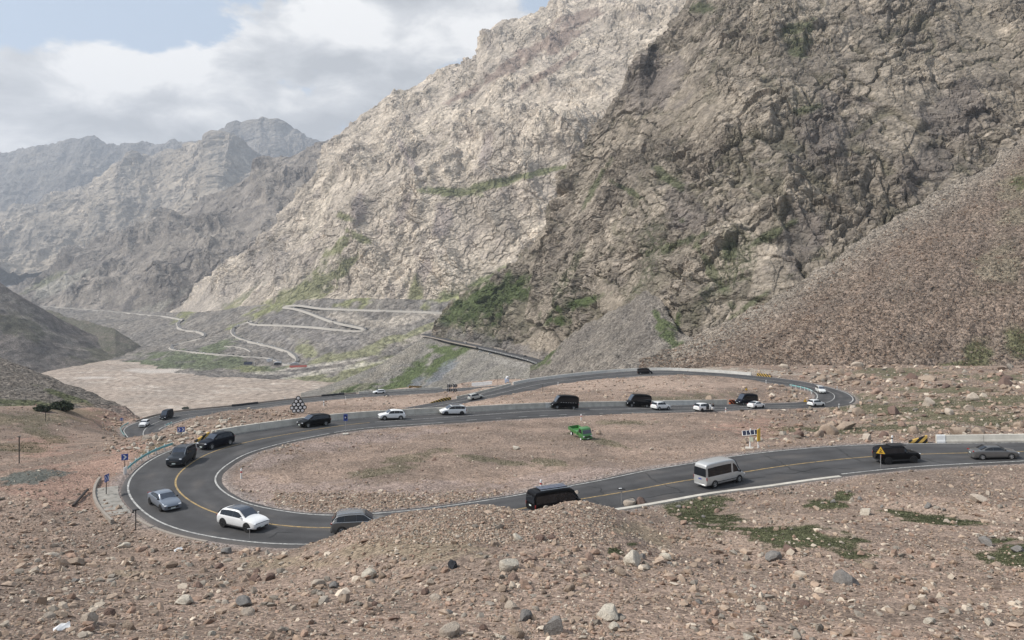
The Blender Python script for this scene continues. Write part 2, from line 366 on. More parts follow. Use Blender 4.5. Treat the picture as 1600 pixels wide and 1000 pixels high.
CP += [(x, y, Y) for x, y, Y in [
    (-300, 760, 86), (-300, 850, 62), (0, 900, 46), (0, 850, 62), (0, 790, 78), (0, 745, 90), (100, 850, 66), (100, 800, 77), (60, 735, 94), (140, 760, 88), (200, 900, 48), (200, 852, 67), (400, 900, 45), (400, 865, 62),
    (600, 900, 34), (540, 842, 53), (569, 834, 52), (631, 811, 50), (689, 808, 49), (720, 801, 48.5), (768, 795, 48), (800, 798, 47.5), (826, 799, 47.5), (847, 794, 48), (869, 788, 49), (886, 784, 50), (900, 786, 51), (912, 792, 53), (925, 797, 55), (942, 804, 58),
    (540, 866, 62), (600, 880, 59), (700, 890, 58), (800, 886, 57), (870, 868, 59), (930, 830, 67), (480, 860, 60),
    (800, 900, 30), (800, 840, 38), (1000, 900, 34), (1000, 830, 53), (1000, 797, 74), (1200, 900, 36), (1200, 830, 54), (1200, 777, 74), (1400, 900, 37), (1400, 820, 57), (1400, 760, 76), (1600, 900, 37), (1600, 820, 57), (1600, 750, 78), (1900, 900, 37), (1900, 745, 78),
    (500, 742, 95), (600, 722, 99), (800, 700, 112), (800, 735, 97), (900, 690, 118), (1100, 690, 115), (1200, 682, 118), (1100, 660, 146), (1250, 662, 148), (900, 668, 137), (600, 690, 116), (450, 740, 92), (700, 690, 117),
    (1400, 682, 114), (1600, 682, 112), (1900, 680, 112), (1400, 645, 157), (1600, 640, 152), (1900, 640, 148), (1420, 610, 220), (1600, 600, 220), (1600, 572, 300), (1900, 570, 290), (1450, 572, 300), (1200, 568, 325), (1350, 572, 305),
    (1000, 611, 200), (1150, 611, 212), (1100, 601, 235), (850, 626, 185), (850, 617, 220), (950, 612, 215), (720, 640, 170), (1230, 612, 222),
    (450, 656, 145), (466, 646, 158), (369, 647, 158), (306, 657, 146), (256, 676, 135), (462, 636, 172), (556, 627, 178), (640, 641, 170), (600, 640, 162), (520, 650, 150), (300, 690, 113), (300, 674, 130), (220, 690, 118), (160, 700, 116), (200, 681, 134), (100, 720, 107), (150, 690, 135),
    (560, 640, 200), (640, 660, 200), (420, 660, 185), (330, 670, 180),
    (100, 685, 150), (0, 690, 140), (0, 645, 185), (100, 643, 210), (160, 642, 250), (-200, 690, 130), (-200, 640, 180), (60, 638, 230), (190, 668, 235), (175, 690, 160),
    (0, 700, 330), (100, 690, 330), (200, 690, 300), (300, 662, 310), (400, 655, 330), (500, 645, 350), (600, 632, 380), (690, 618, 345), (740, 612, 340), (650, 604, 335), (720, 596, 345), (780, 594, 355), (850, 590, 372), (600, 612, 325),
    (0, 800, 450), (300, 700, 450), (500, 680, 470), (700, 660, 480), (0, 720, 700), (300, 672, 700), (500, 655, 700), (700, 640, 700), (850, 640, 600), (1000, 640, 500), (1300, 640, 500), (1600, 640, 500),
    (0, 650, 1000), (100, 644, 1000), (300, 641, 1000), (500, 637, 1000), (700, 630, 1000), (300, 611, 1200), (100, 613, 1200), (500, 610, 1200), (700, 610, 1200), (100, 584, 1420), (300, 584, 1420), (500, 584, 1420), (700, 584, 1420),
    (60, 572, 1600), (300, 566, 1600), (500, 566, 1600), (700, 566, 1600), (100, 548, 2000), (250, 548, 2000), (500, 548, 2000), (700, 548, 2000), (1000, 600, 1000), (1300, 600, 1000), (1600, 600, 1000), (1300, 560, 2000), (-200, 700, 450), (-200, 660, 800), (-200, 620, 1200), (-200, 548, 2000), (1900, 600, 1000), (1900, 560, 2000), (1900, 640, 500),
    (220, 535, 2300), (100, 530, 2600), (500, 530, 2600), (1000, 530, 2600), (1700, 530, 2600), (-200, 530, 2600)]]
for i in range(0, 770, 11):
    c = rA.c[i]; CP.append((800 + F * c[0] / c[1], HZ - F * c[2] / c[1], c[1]))
CP = np.array(CP, float)
KU = 1.9
cx, cy = (CP[:, 0] - 800) / F * KU, np.log(CP[:, 2])
TC = tps_fit(cx, cy, CP[:, 1] / 100, 2e-4)
PXG = np.r_[np.linspace(-2600, -152, 110), np.arange(-150, 1760, 1.65), np.linspace(1762, 4200, 110)]
WG = np.r_[np.linspace(np.log(3.5), np.log(13), 90, endpoint=False), np.arange(np.log(13), np.log(400), .0042), np.linspace(np.log(400), np.log(900), 60), np.linspace(np.log(900), np.log(2600), 260)[1:]]
nW, nP = len(WG), len(PXG)
cu = np.r_[np.linspace(-2600, -420, 12), np.linspace(-400, 2000, 260), np.linspace(2020, 4200, 12)]; cw = np.interp(np.linspace(0, nW - 1, 420), np.arange(nW), WG)
Z0 = tps_eval(TC, cx, cy, np.tile((np.clip(cu, -420, 2020) - 800) / F * KU, len(cw)), np.repeat(cw, len(cu))).reshape(len(cw), len(cu))
def bil(G, gx, gy, x, y):
    i = np.clip(np.searchsorted(gx, x) - 1, 0, len(gx) - 2); j = np.clip(np.searchsorted(gy, y) - 1, 0, len(gy) - 2)
    a = np.clip((x - gx[i]) / (gx[i + 1] - gx[i]), 0, 1); b = np.clip((y - gy[j]) / (gy[j + 1] - gy[j]), 0, 1)
    return (G[j, i] * (1 - a) + G[j, i + 1] * a) * (1 - b) + (G[j + 1, i] * (1 - a) + G[j + 1, i + 1] * a) * b
PG, W2 = np.meshgrid(PXG, WG)
PYb = bil(Z0, cu, cw, PG.ravel(), W2.ravel()).reshape(nW, nP) * 100
TY = np.exp(W2); TX = (PG - 800) / F * TY; TZ = -(PYb - HZ) / F * TY
# lumps
p = np.stack([TX.ravel(), TY.ravel(), 0 * TX.ravel()], 1)
near = sstep(900, 300, TY); bumps = np.zeros_like(TZ)
for wl, am, sd in ((45, 1.1, 1), (16, .55, 2), (6, .26, 3), (2.3, .13, 4), (.9, .06, 5)):
    fade = sstep(160 * wl, 60 * wl, TY)
    bumps += fbm(p / wl, 2, sd).reshape(nW, nP) * am * fade
bumps *= .35 + .65 * near; bumps *= sstep(3, 12, TY)
lip = np.exp(-((PG - 720) / 260) ** 2 - ((TY - 48) / 12) ** 2)
bumps *= 1 - .75 * lip
bumps += sstep(600, 1000, TY) * fbm(p / 60, 4, 9).reshape(nW, nP) * 1.6
# the road bed: cut and fill
bestd = np.full((nW, nP), 99.0); bz = np.zeros((nW, nP))
for i in range(0, len(rA.c), 1):
    c = rA.c[i]; R = 24
    u0, u1 = (800 + F * (c[0] + s_ * R) / (c[1] - (R if s_ * c[0] > 0 else -R)) for s_ in (-1, 1))
    a0, a1 = np.searchsorted(PXG, (min(u0, u1), max(u0, u1))); b0, b1 = np.searchsorted(WG, np.log(max(4, c[1] - R))), np.searchsorted(WG, np.log(c[1] + R))
    sl = (slice(b0, b1), slice(a0, a1)); dx = TX[sl] - c[0]; dy = TY[sl] - c[1]
    la = dx * rA.n[i, 0] + dy * rA.n[i, 1]; al = np.abs(dx * rA.t[i, 0] + dy * rA.t[i, 1])
    d = np.where(la > 0, la - rA.hl[i], -la - rA.hr[i]) + np.maximum(al - .8, 0) * 1.5
    m = d < bestd[sl]; bestd[sl] = np.where(m, d, bestd[sl]); bz[sl] = np.where(m, c[2], bz[sl])
nat = TZ + bumps
# banks: width depends on how far the natural ground is from the road
k = sstep(.9, 9, bestd)
TZ = np.where(bestd < .9, bz - .16 + .13 * sstep(.5, .9, bestd), np.where(bestd < 24, (bz - .03) * (1 - k) + nat * k, nat))
TZ += np.where((bestd > .9) & (bestd < 24), bumps * .35 * (1 - k) * sstep(.9, 2.5, bestd), 0)
TPY = HZ - F * TZ / TY
def ground(x, y):
    return bil(TZ, PXG, WG, np.atleast_1d(800 + F * np.asarray(x) / np.asarray(y)), np.log(np.atleast_1d(y)))
def hit(px, py, ymin=6):
    """First point of the terrain sheet seen at a pixel, starting ymin metres out."""
    j = int(np.abs(PXG - px).argmin())
    c = TPY[:, j]; ok = np.where((c <= py) & (TY[:, j] >= ymin))[0]
    if not len(ok): return None
    i = max(ok[0], 1); a = (c[i - 1] - py) / (c[i - 1] - c[i] + 1e-9); Y = TY[i - 1, j] + np.clip(a, 0, 1) * (TY[i, j] - TY[i - 1, j])
    return np.array([(px - 800) / F * Y, Y, float(ground((px - 800) / F * Y, Y)[0])])
# ------------------------------------------------------------------ colour zones (patches of plants, soil, stone, some painted gully shade), given where they lie
def zone(px, py, spots, n, edge=.5):
    if px.shape == (nW, nP): n = n + NFINE
    """Soft-edged patches [(px, py, rx, ry, slant)], broken up by noise n (-1..1)."""
    m = np.full(px.shape, -9.0)
    for x, y, rx, ry, *sl in spots:
        a = math.radians(sl[0] if sl else 0); dx, dy = px - x, py - y
        u = (dx * math.cos(a) + dy * math.sin(a)) / rx; v = (-dx * math.sin(a) + dy * math.cos(a)) / ry
        m = np.maximum(m, 1 - np.sqrt(u * u + v * v))
    return sstep(0, edge, m + n * .55)
def blend(c, m, col): return c * (1 - m[..., None]) + np.asarray(col, np.float32) * m[..., None]
GREEN, OLIVE, DKGREEN = (.050, .068, .024), (.105, .105, .048), (.030, .042, .018)

# ------------------------------------------------------------------ mountain sheets: columns of (row, distance) knots from foot to crest and over the back
def sheet(cols, nx, ny, px0=None, px1=None, back=(0.18, .10), wob=0):
    """cols: [(px, [(py, Y), ...foot to crest])]. Returns points (ny, nx, 3), px, py grids."""
    xs = np.array([c[0] for c in cols], float); K = len(cols[0][1])
    X = np.linspace(px0 if px0 is not None else xs[0], px1 if px1 is not None else xs[-1], nx)
    py = np.stack([np.interp(X, xs, [c[1][k][0] for c in cols]) for k in range(K)])
    ly = np.stack([np.interp(X, xs, [math.log(c[1][k][1]) for c in cols]) for k in range(K)])
    if back:   # the far side of the crest falls away out of sight
        dz = np.maximum((py[0] - py[-1]) * .5, 20)
        py = np.vstack([py, py[-1] + dz * .35]); ly = np.vstack([ly, ly[-1] + back[0]])
    K2 = len(py)
    # even spacing along the picture, with the back in the last few rows
    s = np.zeros((K2, nx))
    for k in range(1, K2):
        d = np.hypot(py[k] - py[k - 1], 300 * (ly[k] - ly[k - 1]))
        if back and k == K2 - 1: d = d * .25
        s[k] = s[k - 1] + np.maximum(d, 1e-3)
    T = np.linspace(0, 1, ny); PYm = np.empty((ny, nx)); LY = PYm.copy()
    for i in range(nx):
        PYm[:, i] = np.interp(T * s[-1, i], s[:, i], py[:, i]); LY[:, i] = np.interp(T * s[-1, i], s[:, i], ly[:, i])
    PXm = np.tile(X, (ny, 1)); Y = np.exp(LY)
    return np.stack([(PXm - 800) / F * Y, Y, -(PYm - HZ) / F * Y], -1), PXm, PYm
def pxpy(V): return 800 + F * V[..., 0] / V[..., 1], HZ - F * V[..., 2] / V[..., 1]
def displaced(V, h):
    return V + grid_normals(V) * h[..., None]
def rockface(V, spec, seed, ridge=None, warp=.35, stretch=(1, 1, 1), shear=0.0, rst=(1, .35, .35), sets=None, cracks=(), smooth_wl=None):
    """Broken rock relief: spec [(block size m, height m, crack depth m)]; stretch squeezes the blocks along an axis."""
    sh = V.shape[:2]; p0 = V.reshape(-1, 3).copy(); p0[:, 0] += shear * p0[:, 2]; p = p0 * np.array(stretch)
    h = np.zeros(len(p), np.float32); crk = np.zeros(len(p), np.float32); tone = np.zeros(len(p), np.float32)
    for k, (sz, am, cd) in enumerate(spec):
        q = p / sz; wv = np.stack([perlin(q * 1.3, seed + k * 7 + j) for j in (1, 2, 3)], 1)
        f, c, tn = facets(q + wv * warp, seed + k * 31)
        h += f * am - c * cd; crk = np.maximum(crk, c * (cd > 0)); tone += (tn - .5) * (.5 if k else .3)
    if ridge:
        for wl, am, o in ridge: h += (fbm(p0 * np.array(rst) / wl, o, seed + 99, .5, True) - .4) * am
    if sets: h += joints(p0, sets, seed + 7)
    global SMOOTH, LINES
    SMOOTH = np.zeros(sh); LINES = np.zeros(sh)
    if smooth_wl:      # chutes and slabs between the broken ground
        sm = sstep(.05, .55, fbm(p0 * np.array((1, .4, .4)) / smooth_wl, 4, seed + 61)); br = .45 + .9 * sstep(-.4, .5, fbm(p0 / (smooth_wl * .8), 3, seed + 62))
        h *= (1 - .8 * sm) * br; SMOOTH = sm.reshape(sh)
    pr = V.reshape(-1, 3)
    for k, (dx, dz, sp, ln, dep, wd) in enumerate(cracks):   # long open fissures
        l = math.hypot(dx, dz); al = (pr[:, 0] * dx + pr[:, 2] * dz) / l; ac = (-pr[:, 0] * dz + pr[:, 2] * dx) / l
        n = perlin(np.stack([ac / sp + .35 * fbm(pr / (sp * .8), 3, seed + 71 + k), al / ln, pr[:, 1] / ln], 1), seed + 81 + k)
        m = sstep(wd, 0, np.abs(n)) * sstep(-.25, .25, perlin(pr / (ln * .8), seed + 91 + k)); h -= m * dep; LINES = np.maximum(LINES, m.reshape(sh))
    global TONE; TONE = tone.reshape(sh)
    return h.reshape(sh), crk.reshape(sh)
def build_sheet(name, V, mat, col, kind='structure', smooth_=False):
    ny, nx = V.shape[:2]
    o = put(bpy.data.objects.new(name, raw_mesh(name, V.reshape(-1, 3), grid_faces(ny, nx), mat, smooth_, {"Col": np.clip(col.reshape(-1, 3) * 1.25, .004, .9)})))
    return tag(o, kind=kind)
def fn(V, wl, octs, seed): return fbm(V.reshape(-1, 3) / wl, octs, seed).reshape(V.shape[:2])
def tint(V, base, alt, wl, seed, dark=None):
    n = fn(V, wl, 5, seed); n2 = fn(V, wl * .3, 4, seed + 3)
    c = np.asarray(base, np.float32) + (np.asarray(alt, np.float32) - np.asarray(base, np.float32)) * sstep(-.5, .6, n)[..., None]
    if dark is not None: c = blend(c, sstep(.15, .7, n2) * .8, dark)
    return c

# far range under the cloud, hazy; cloud shadow put into its dark rock colour
V, X, Y_ = sheet([(x, [(475, 6400), ((455 + t) / 2 + 35, 7600), (t + 21, 9000)]) for x, t in ((-250, 290), (-100, 268), (0, 240), (45, 227), (95, 209), (115, 207), (180, 214), (250, 212), (315, 214), (345, 200), (360, 193), (371, 186), (376, 193), (388, 192), (396, 186), (415, 187), (430, 184), (445, 196), (470, 210), (486, 216), (560, 250), (640, 330))], 420, 230, -250, 640)
h, c = rockface(V, [(260, 22, 0), (110, 11, 3)], 3, [(900, 110, 8), (300, 34, 6)], stretch=(1, .6, .7), shear=.3, warp=.1)
V = displaced(V, h); build_sheet("mountain", V, rock_dist, tint(V, (.12, .11, .10), (.16, .142, .12), 700, 5, (.085, .078, .074)) * (1 + TONE * .5)[..., None])
# paler spur in front of it
V, X, Y_ = sheet([(x, [(455, 4600), ((460 + t) / 2 + 28, 5300), (t + 15, 6400)]) for x, t in ((-250, 370), (-60, 345), (0, 330), (70, 318), (140, 290), (190, 262), (230, 252), (247, 244), (262, 232), (275, 226), (300, 219), (318, 220), (335, 211), (346, 219), (370, 232), (400, 246), (440, 268), (520, 320))], 420, 260, -250, 520)
h, c = rockface(V, [(190, 16, 0), (80, 8, 2)], 13, [(800, 130, 7), (260, 24, 5)], stretch=(1, .6, .7), shear=.35, warp=.1)
V = displaced(V, h); build_sheet("mountain", V, rock_dist, tint(V, (.26, .222, .178), (.18, .158, .134), 400, 15, (.31, .265, .21)) * (1 + TONE * .5)[..., None])
# purple-grey ridge behind the main mountain
V, X, Y_ = sheet([(x, [(518, 2830), (b + 6, 3120), (t + 13, 3900)]) for x, t, b in ((-150, 520, 522), (-20, 470, 480), (30, 444, 470), (80, 424, 462), (120, 392, 450), (150, 369, 440), (185, 356, 430), (215, 344, 420), (250, 331, 410), (280, 319, 400), (315, 302, 395), (350, 284, 390), (380, 268, 380), (410, 249, 370), (450, 234, 360), (478, 226, 350), (500, 214, 340), (515, 217, 340), (527, 224, 340), (560, 250, 360), (700, 300, 380))], 640, 330, -150, 700)
h, c = rockface(V, [(90, 7, 0), (38, 4, 1), (16, 1.6, .5)], 23, [(420, 46, 4), (130, 12, 4)], stretch=(1, .7, .7), shear=.6, warp=.1, sets=[((.8, .2, .5), 60, 7, .8), ((-.3, .2, .9), 34, 3, .75)], cracks=[(-.5, -.85, 70, 400, 8, .09), (.3, -.95, 45, 260, 5, .08)], smooth_wl=260)
V = displaced(V, h * (.06 + .94 * sstep(512, 440, Y_))); X, Y_ = pxpy(V); n = fn(V, 90, 4, 25)
col = tint(V, (.14, .122, .107), (.195, .17, .145), 200, 26, (.09, .081, .076)) * (1 + TONE * .55)[..., None]
col = blend(col, zone(X, Y_, [(90, 445, 60, 14, -25), (250, 480, 60, 10, -35), (180, 500, 90, 14, -12)], n) * .7, (.27, .25, .21))
col = blend(col, zone(X, Y_, [(70, 440, 45, 6, -28), (300, 470, 40, 9, -40)], n) * .6, (.13, .135, .07))
build_sheet("mountain", V, rock_far, col)

# the big pale mountain in the middle
M3 = [(200, 520, 0), (240, 500, 0), (285, 478, 0), (320, 446, 0), (350, 422, 0), (385, 398, 0), (420, 372, 0), (450, 340, 0), (480, 300, 0), (505, 262, 0), (522, 232, 0), (532, 216, 0), (548, 198, 0), (565, 182, 0), (585, 165, 0), (605, 150, 0), (640, 138, 0), (668, 124, 0), (690, 109, 0), (703, 102, 0), (722, 106, 0), (738, 99, 0), (748, 90, 0), (757, 66, 0), (770, 50, 0), (782, 36, 0), (796, 33, 0), (812, 31, 0), (830, 24, 0), (850, 16, 0), (872, 8, 0), (890, 0, 0), (905, -8, 0), (960, -40, 0), (1010, -75, 0), (1100, -130, 0)]
def m3col(x, t):
    Yb = np.interp(x, (200, 450, 700, 900, 1100), (2500, 1955, 1730, 1650, 1620))
    base = np.interp(x, (200, 300, 450, 560, 700, 800, 1100), (520, 500, 472, 474, 480, 462, 440))
    return (x, [(base + 46, Yb * 1.0), (base, Yb), (base + (t - base) * .55, Yb * 1.13), (t, Yb * 1.13 + (base - t) * 2.1)])
V, X, Y_ = sheet([m3col(x, t) for x, t, _ in M3], 860, 640, 200, 1100)
# gullies run down and to the left; ribs between them
h, c = rockface(V, [(60, 4.5, 0), (26, 3.0, 1.0), (12, 2.0, .8), (5.5, 1.2, .5)], 33, [(300, 24, 4), (85, 6, 4)], stretch=(1, .75, .7), shear=.45, warp=.08, sets=[((.9, .1, .45), 70, 10, .82), ((.75, -.3, -.5), 38, 6, .8), ((-.2, .3, .95), 30, 4, .75), ((.85, .2, .5), 17, 2.6, .8)], cracks=[(-.45, -.9, 70, 340, 7, .09), (-.7, -.7, 40, 220, 4, .08), (.1, -1, 32, 170, 3, .07), (.8, .4, 44, 260, 3, .06)], smooth_wl=170)
foot = sstep(492, 435, Y_)
V = displaced(V, h * (.06 + .94 * foot)); X, Y_ = pxpy(V); n = fn(V, 45, 5, 35); n3 = fn(V, 16, 3, 39)
col = tint(V, (.43, .37, .30), (.325, .28, .232), 170, 36, (.24, .205, .178)) * (1 + TONE * .42)[..., None]; col = blend(col, SMOOTH * .45, (.385, .33, .27)); col = blend(col, LINES * .4, (.15, .135, .10))  # own pale beige, raised further to stand for sunlight on this mountain
col = blend(col, sstep(.4, 1, c) * .28, (.13, .11, .09))
col = blend(col, zone(X, Y_, [(790, 110, 60, 10, -28), (830, 80, 90, 12, -30), (880, 60, 60, 16, -35), (900, 30, 60, 12, -20), (720, 150, 40, 6, -25), (860, 110, 70, 7, -32)], n) * .75, (.165, .12, .10))
col = blend(col, zone(X, Y_, [(700, 300, 55, 9, 4), (770, 288, 60, 8, -14), (830, 272, 60, 6, -12), (880, 262, 50, 5, -8)], n) * .85, (.115, .125, .055))
col = blend(col, zone(X, Y_, [(470, 460, 110, 22, -33), (520, 430, 60, 12, -38), (420, 490, 60, 20, -30), (530, 385, 40, 10, -40), (350, 490, 70, 10, -40), (560, 370, 30, 8, 30), (540, 340, 20, 8, 20), (650, 460, 18, 30, -10), (270, 470, 40, 8, -30)], n) * .8, (.135, .14, .062))
col = blend(col, zone(X, Y_, [(740, 452, 60, 16, -22), (780, 430, 60, 12, -30), (710, 470, 30, 14, 0)], n) * .85, (.10, .12, .045))
col = blend(col, zone(X, Y_, [(640, 250, 6, 60, -30), (690, 350, 16, 40, 8), (665, 420, 10, 40, 14), (560, 330, 14, 40, 12), (630, 330, 8, 40, 20), (760, 230, 10, 40, 10)], n) * .5, (.17, .14, .14))  # shade in the gullies, painted on as purple-grey streaks
col = blend(col, zone(X, Y_, [(330, 470, 130, 30, -30), (420, 410, 60, 40, -30)], n) * .45, (.20, .18, .165))
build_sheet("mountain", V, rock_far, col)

# scree apron under it, with the far switchbacks
AP = [(-100, [(592, 1450), (545, 2100), (500, 2900)]), (60, [(590, 1450), (540, 2050), (478, 2800)]), (200, [(592, 1400), (560, 1700), (486, 2650)]), (262, [(592, 1380), (550, 1680), (488, 2500)]), (330, [(592, 1360), (550, 1600), (486, 2150)]),
      (440, [(592, 1340), (560, 1520), (472, 1900)]), (520, [(600, 1300), (548, 1480), (466, 1790)]), (600, [(605, 1270), (546, 1440), (466, 1710)]), (700, [(615, 1200), (560, 1390), (468, 1630)]), (780, [(620, 1150), (550, 1380), (425, 1640)]), (880, [(620, 1100), (540, 1380), (400, 1660)])]
V, X, Y_ = sheet(AP, 620, 230, -100, 880)
h = fn(V, 70, 4, 41) * 3.5 + fn(V, 22, 3, 42) * .9
V[..., 2] += h * sstep(1300, 1500, V[..., 1]); X, Y_ = pxpy(V)
# the far switchbacks: traced on the slope, which is then cut down to their beds
def on_sheet(V, X, Yp, px, py):
    i = int(np.abs(X[0] - px).argmin()); c = Yp[:, i]; c = c[:int(c.argmin()) + 1]; j = min(max(int(np.argmax(c <= py)), 1), len(c) - 1) if (c <= py).any() else len(c) - 1
    a = np.clip((c[j - 1] - py) / (c[j - 1] - c[j] + 1e-6), 0, 1); return V[j - 1, i] * (1 - a) + V[j, i] * a
FAR_WIDTHS = (7, 7, 7, 4)
FAR_LINES = []
for pts in ([(706, 488.5), (650, 486.5), (560, 483.8), (503, 481.6), (469, 476.5), (448, 477.5), (441, 479.5), (464, 482), (486, 489), (520, 502), (537, 506), (562, 511), (575, 514), (572, 516.5), (554, 517), (531, 515), (495, 511), (447, 508), (399, 507), (386, 503.5), (388, 500), (394, 500)],
            [(398, 501), (378, 505), (366, 511), (361, 517), (365, 524), (380, 530), (396, 534.5), (433, 543), (452, 548.5), (463, 556), (468, 562), (464, 567), (452, 570), (440, 568), (430, 562), (419, 559), (362, 555.5), (317, 551.5), (278, 547.5), (264, 544.5), (272, 538.5), (292, 534), (315, 528.5), (325, 523), (312, 517.5), (287, 516), (275, 508), (287, 496)],
            [(60, 477), (100, 481), (134, 483.5), (180, 487), (198, 488.5), (230, 492), (262, 494.5), (290, 500)],
            [(350, 541), (372, 542), (392, 547), (394, 552)]):
    W = np.array([on_sheet(V, X, Y_, *q) for q in resample(np.array(pts, float), 2.5)]); W = smooth(W, 3); W[:, 2] += .5; FAR_LINES.append(W)
for W in FAR_LINES:
    for q in resample(W, 4):
        d = np.hypot(V[..., 0] - q[0], V[..., 1] - q[1]); m = d < 16; lim = q[2] - .4 + np.maximum(d[m] - 9, 0) * .6; V[m, 2] = np.minimum(V[m, 2], lim)
X, Y_ = pxpy(V); n = fn(V, 40, 5, 45)
AV = V
col = tint(V, (.140, .125, .110), (.102, .094, .087), 110, 46)
st = np.sin(fn(V * np.array((1, .15, .15)), 14, 3, 48) * 6) * .5 + .5
col = blend(col, st * sstep(575, 540, Y_) * .3, (.22, .20, .175))
col = blend(col, zone(X, Y_, [(620, 502, 90, 9, -8), (560, 500, 60, 10, 10), (660, 520, 60, 10, -25)], n) * .6, (.28, .245, .205))
col = blend(col, zone(X, Y_, [(470, 505, 60, 14, 14), (430, 525, 60, 12, 25), (520, 530, 70, 12, 10)], n) * .5, (.135, .125, .12))
col = blend(col, zone(X, Y_, [(300, 560, 100, 12, 4), (330, 545, 60, 10, -20), (230, 568, 70, 8, -4), (400, 577, 50, 7, 0), (300, 572, 90, 8, 0)], n) * .85, (.075, .088, .048))
col = blend(col, zone(X, Y_, [(540, 555, 90, 10, -12), (600, 535, 60, 8, -18), (480, 548, 26, 14, 20), (660, 515, 70, 6, -20), (560, 580, 60, 14, -20), (470, 592, 60, 6, -8), (390, 578, 30, 7, 0), (520, 595, 60, 10, -10)], n) * .75, (.14, .14, .075))
col = blend(col, zone(X, Y_, [(470, 455, 120, 14, -28), (560, 450, 60, 30, 0), (740, 455, 50, 25, -20), (310, 478, 50, 10, -35), (700, 462, 40, 14, -20)], n) * .8, (.135, .14, .06))
col = blend(col, zone(X, Y_, [(520, 578, 110, 4, -10), (420, 583, 60, 3, 0), (500, 570, 90, 3, -8), (260, 578, 60, 2, 0)], n) * .6, (.33, .30, .26))
col = col * (1 + .38 * fn(V, 11, 3, 49))[..., None]; build_sheet("scree_apron", V, apron_m, col, smooth_=True)


# near cliff on the right
M4 = [(676, 545, 523, 527, 1110, 1150), (690, 545, 520, 500, 1060, 1130), (705, 552, 526, 482, 1035, 1110), (730, 560, 533, 462, 985, 1095), (760, 568, 539, 441, 935, 1075), (800, 578, 550, 415, 872, 1050), (822, 584, 557, 400, 835, 1030), (838, 588, 562, 376, 812, 1020), (855, 592, 567, 350, 785, 1010), (872, 592, 571, 318, 760, 1005), (890, 592, 572, 280, 735, 1000), (905, 592, 568, 248, 715, 1000), (920, 592, 562, 220, 695, 1000), (940, 592, 548, 190, 640, 1000), (965, 592, 545, 150, 620, 1000), (1000, 590, 540, 90, 590, 1000), (1025, 588, 535, 60, 570, 1005), (1050, 585, 530, 30, 550, 1010), (1072, 582, 520, 0, 535, 1020), (1100, 575, 510, -60, 515, 1030), (1200, 540, 475, -200, 495, 1060), (1400, 420, 345, -260, 520, 1060), (1600, 290, 215, -260, 575, 1080), (1780, 190, 110, -280, 620, 1100)]
cols = []
for x, p0, p1, top, Yb, Yt in M4:
    cols.append((x, [(p0, Yb * .96), (p1, Yb), (p1 + (top - p1) * .45, Yb + (Yt - Yb) * .30), (p1 + (top - p1) * .8, Yb + (Yt - Yb) * .66), (top, Yt if x > 1000 else Yb + (Yt - Yb) * .8)]))
V, X, Y_ = sheet(cols, 980, 720, 676, 1780, back=(.25, 0))
h, c = rockface(V, [(34, 4.2, 0), (15, 2.6, .9), (7, 1.5, .6), (3.4, .8, .3)], 53, [(160, 9, 6)], stretch=(1, .85, .85), warp=.08, sets=[((.55, .3, .8), 34, 6.0, .82), ((.85, -.2, -.45), 27, 5.2, .84), ((-.35, .25, .9), 15, 2.6, .8), ((.6, .3, .75), 9, 1.5, .82), ((.9, 0, -.35), 11, 1.8, .82)], cracks=[(.77, -.64, 46, 260, 5, .08), (.75, .66, 40, 220, 4.5, .08), (.5, -.86, 22, 120, 2.6, .08), (.9, .35, 18, 110, 2, .08)], smooth_wl=95)
V = displaced(V, h * (.4 + .6 * sstep(585, 540, Y_ + 0 * X))); X, Y_ = pxpy(V); n = fn(V, 22, 5, 55); nn = fn(V, 9, 4, 57)
col = tint(V, (.245, .208, .167), (.172, .146, .12), 60, 56, (.11, .095, .082)) * (1 + TONE * .7)[..., None]; col = blend(col, SMOOTH * .35, (.235, .196, .152)); col = blend(col, LINES * .6, (.075, .072, .045))  # own brown, kept darker to stand for cloud shade on the cliff
col = blend(col, sstep(.3, 1, c) * .35, (.075, .068, .05))
col = blend(col, sstep(.2, .9, fn(V, 130, 3, 59)) * .35, (.25, .215, .175))
col = blend(col, zone(X, Y_, [(1250, 370, 40, 60, 20), (1300, 200, 60, 70, 30), (1500, 180, 80, 60, -20), (1020, 130, 60, 60, 0), (1450, 260, 60, 40, -30), (1080, 330, 60, 40, 30)], n) * .55, (.105, .09, .085))
col = blend(col, zone(X, Y_, [(760, 470, 70, 40, -28), (720, 490, 40, 24, -30), (800, 450, 40, 26, -30), (900, 475, 60, 10, -18), (870, 500, 20, 12, 0), (1040, 520, 40, 20, -60), (1020, 500, 20, 14, 30)], n, .6) * .9, GREEN)
col = blend(col, zone(X, Y_, [(1250, 50, 26, 34, 10), (1265, 170, 26, 9, -12), (1245, 80, 16, 14, 0), (1040, 275, 40, 10, 35), (1140, 390, 14, 40, -10), (1180, 470, 60, 7, -36), (1060, 380, 60, 8, -20), (985, 300, 40, 6, 30), (1110, 420, 70, 9, 60), (1590, 290, 30, 30, 0), (1430, 325, 16, 6, -30), (930, 290, 60, 6, -60), (1095, 12, 30, 12, 0), (1200, 370, 60, 8, -30)], n + nn * .6, .6) * .75, (.055, .065, .03))
col = blend(col, sstep(.25, .8, c) * sstep(.1, .6, fn(V, 70, 3, 58)) * sstep(250, 420, Y_) * .6, (.05, .06, .028))
col = blend(col, zone(X, Y_, [(790, 545, 120, 18, 16), (720, 525, 40, 12, 14)], n) * .6, (.135, .125, .12))
build_sheet("mountain", V, rock_near, col)

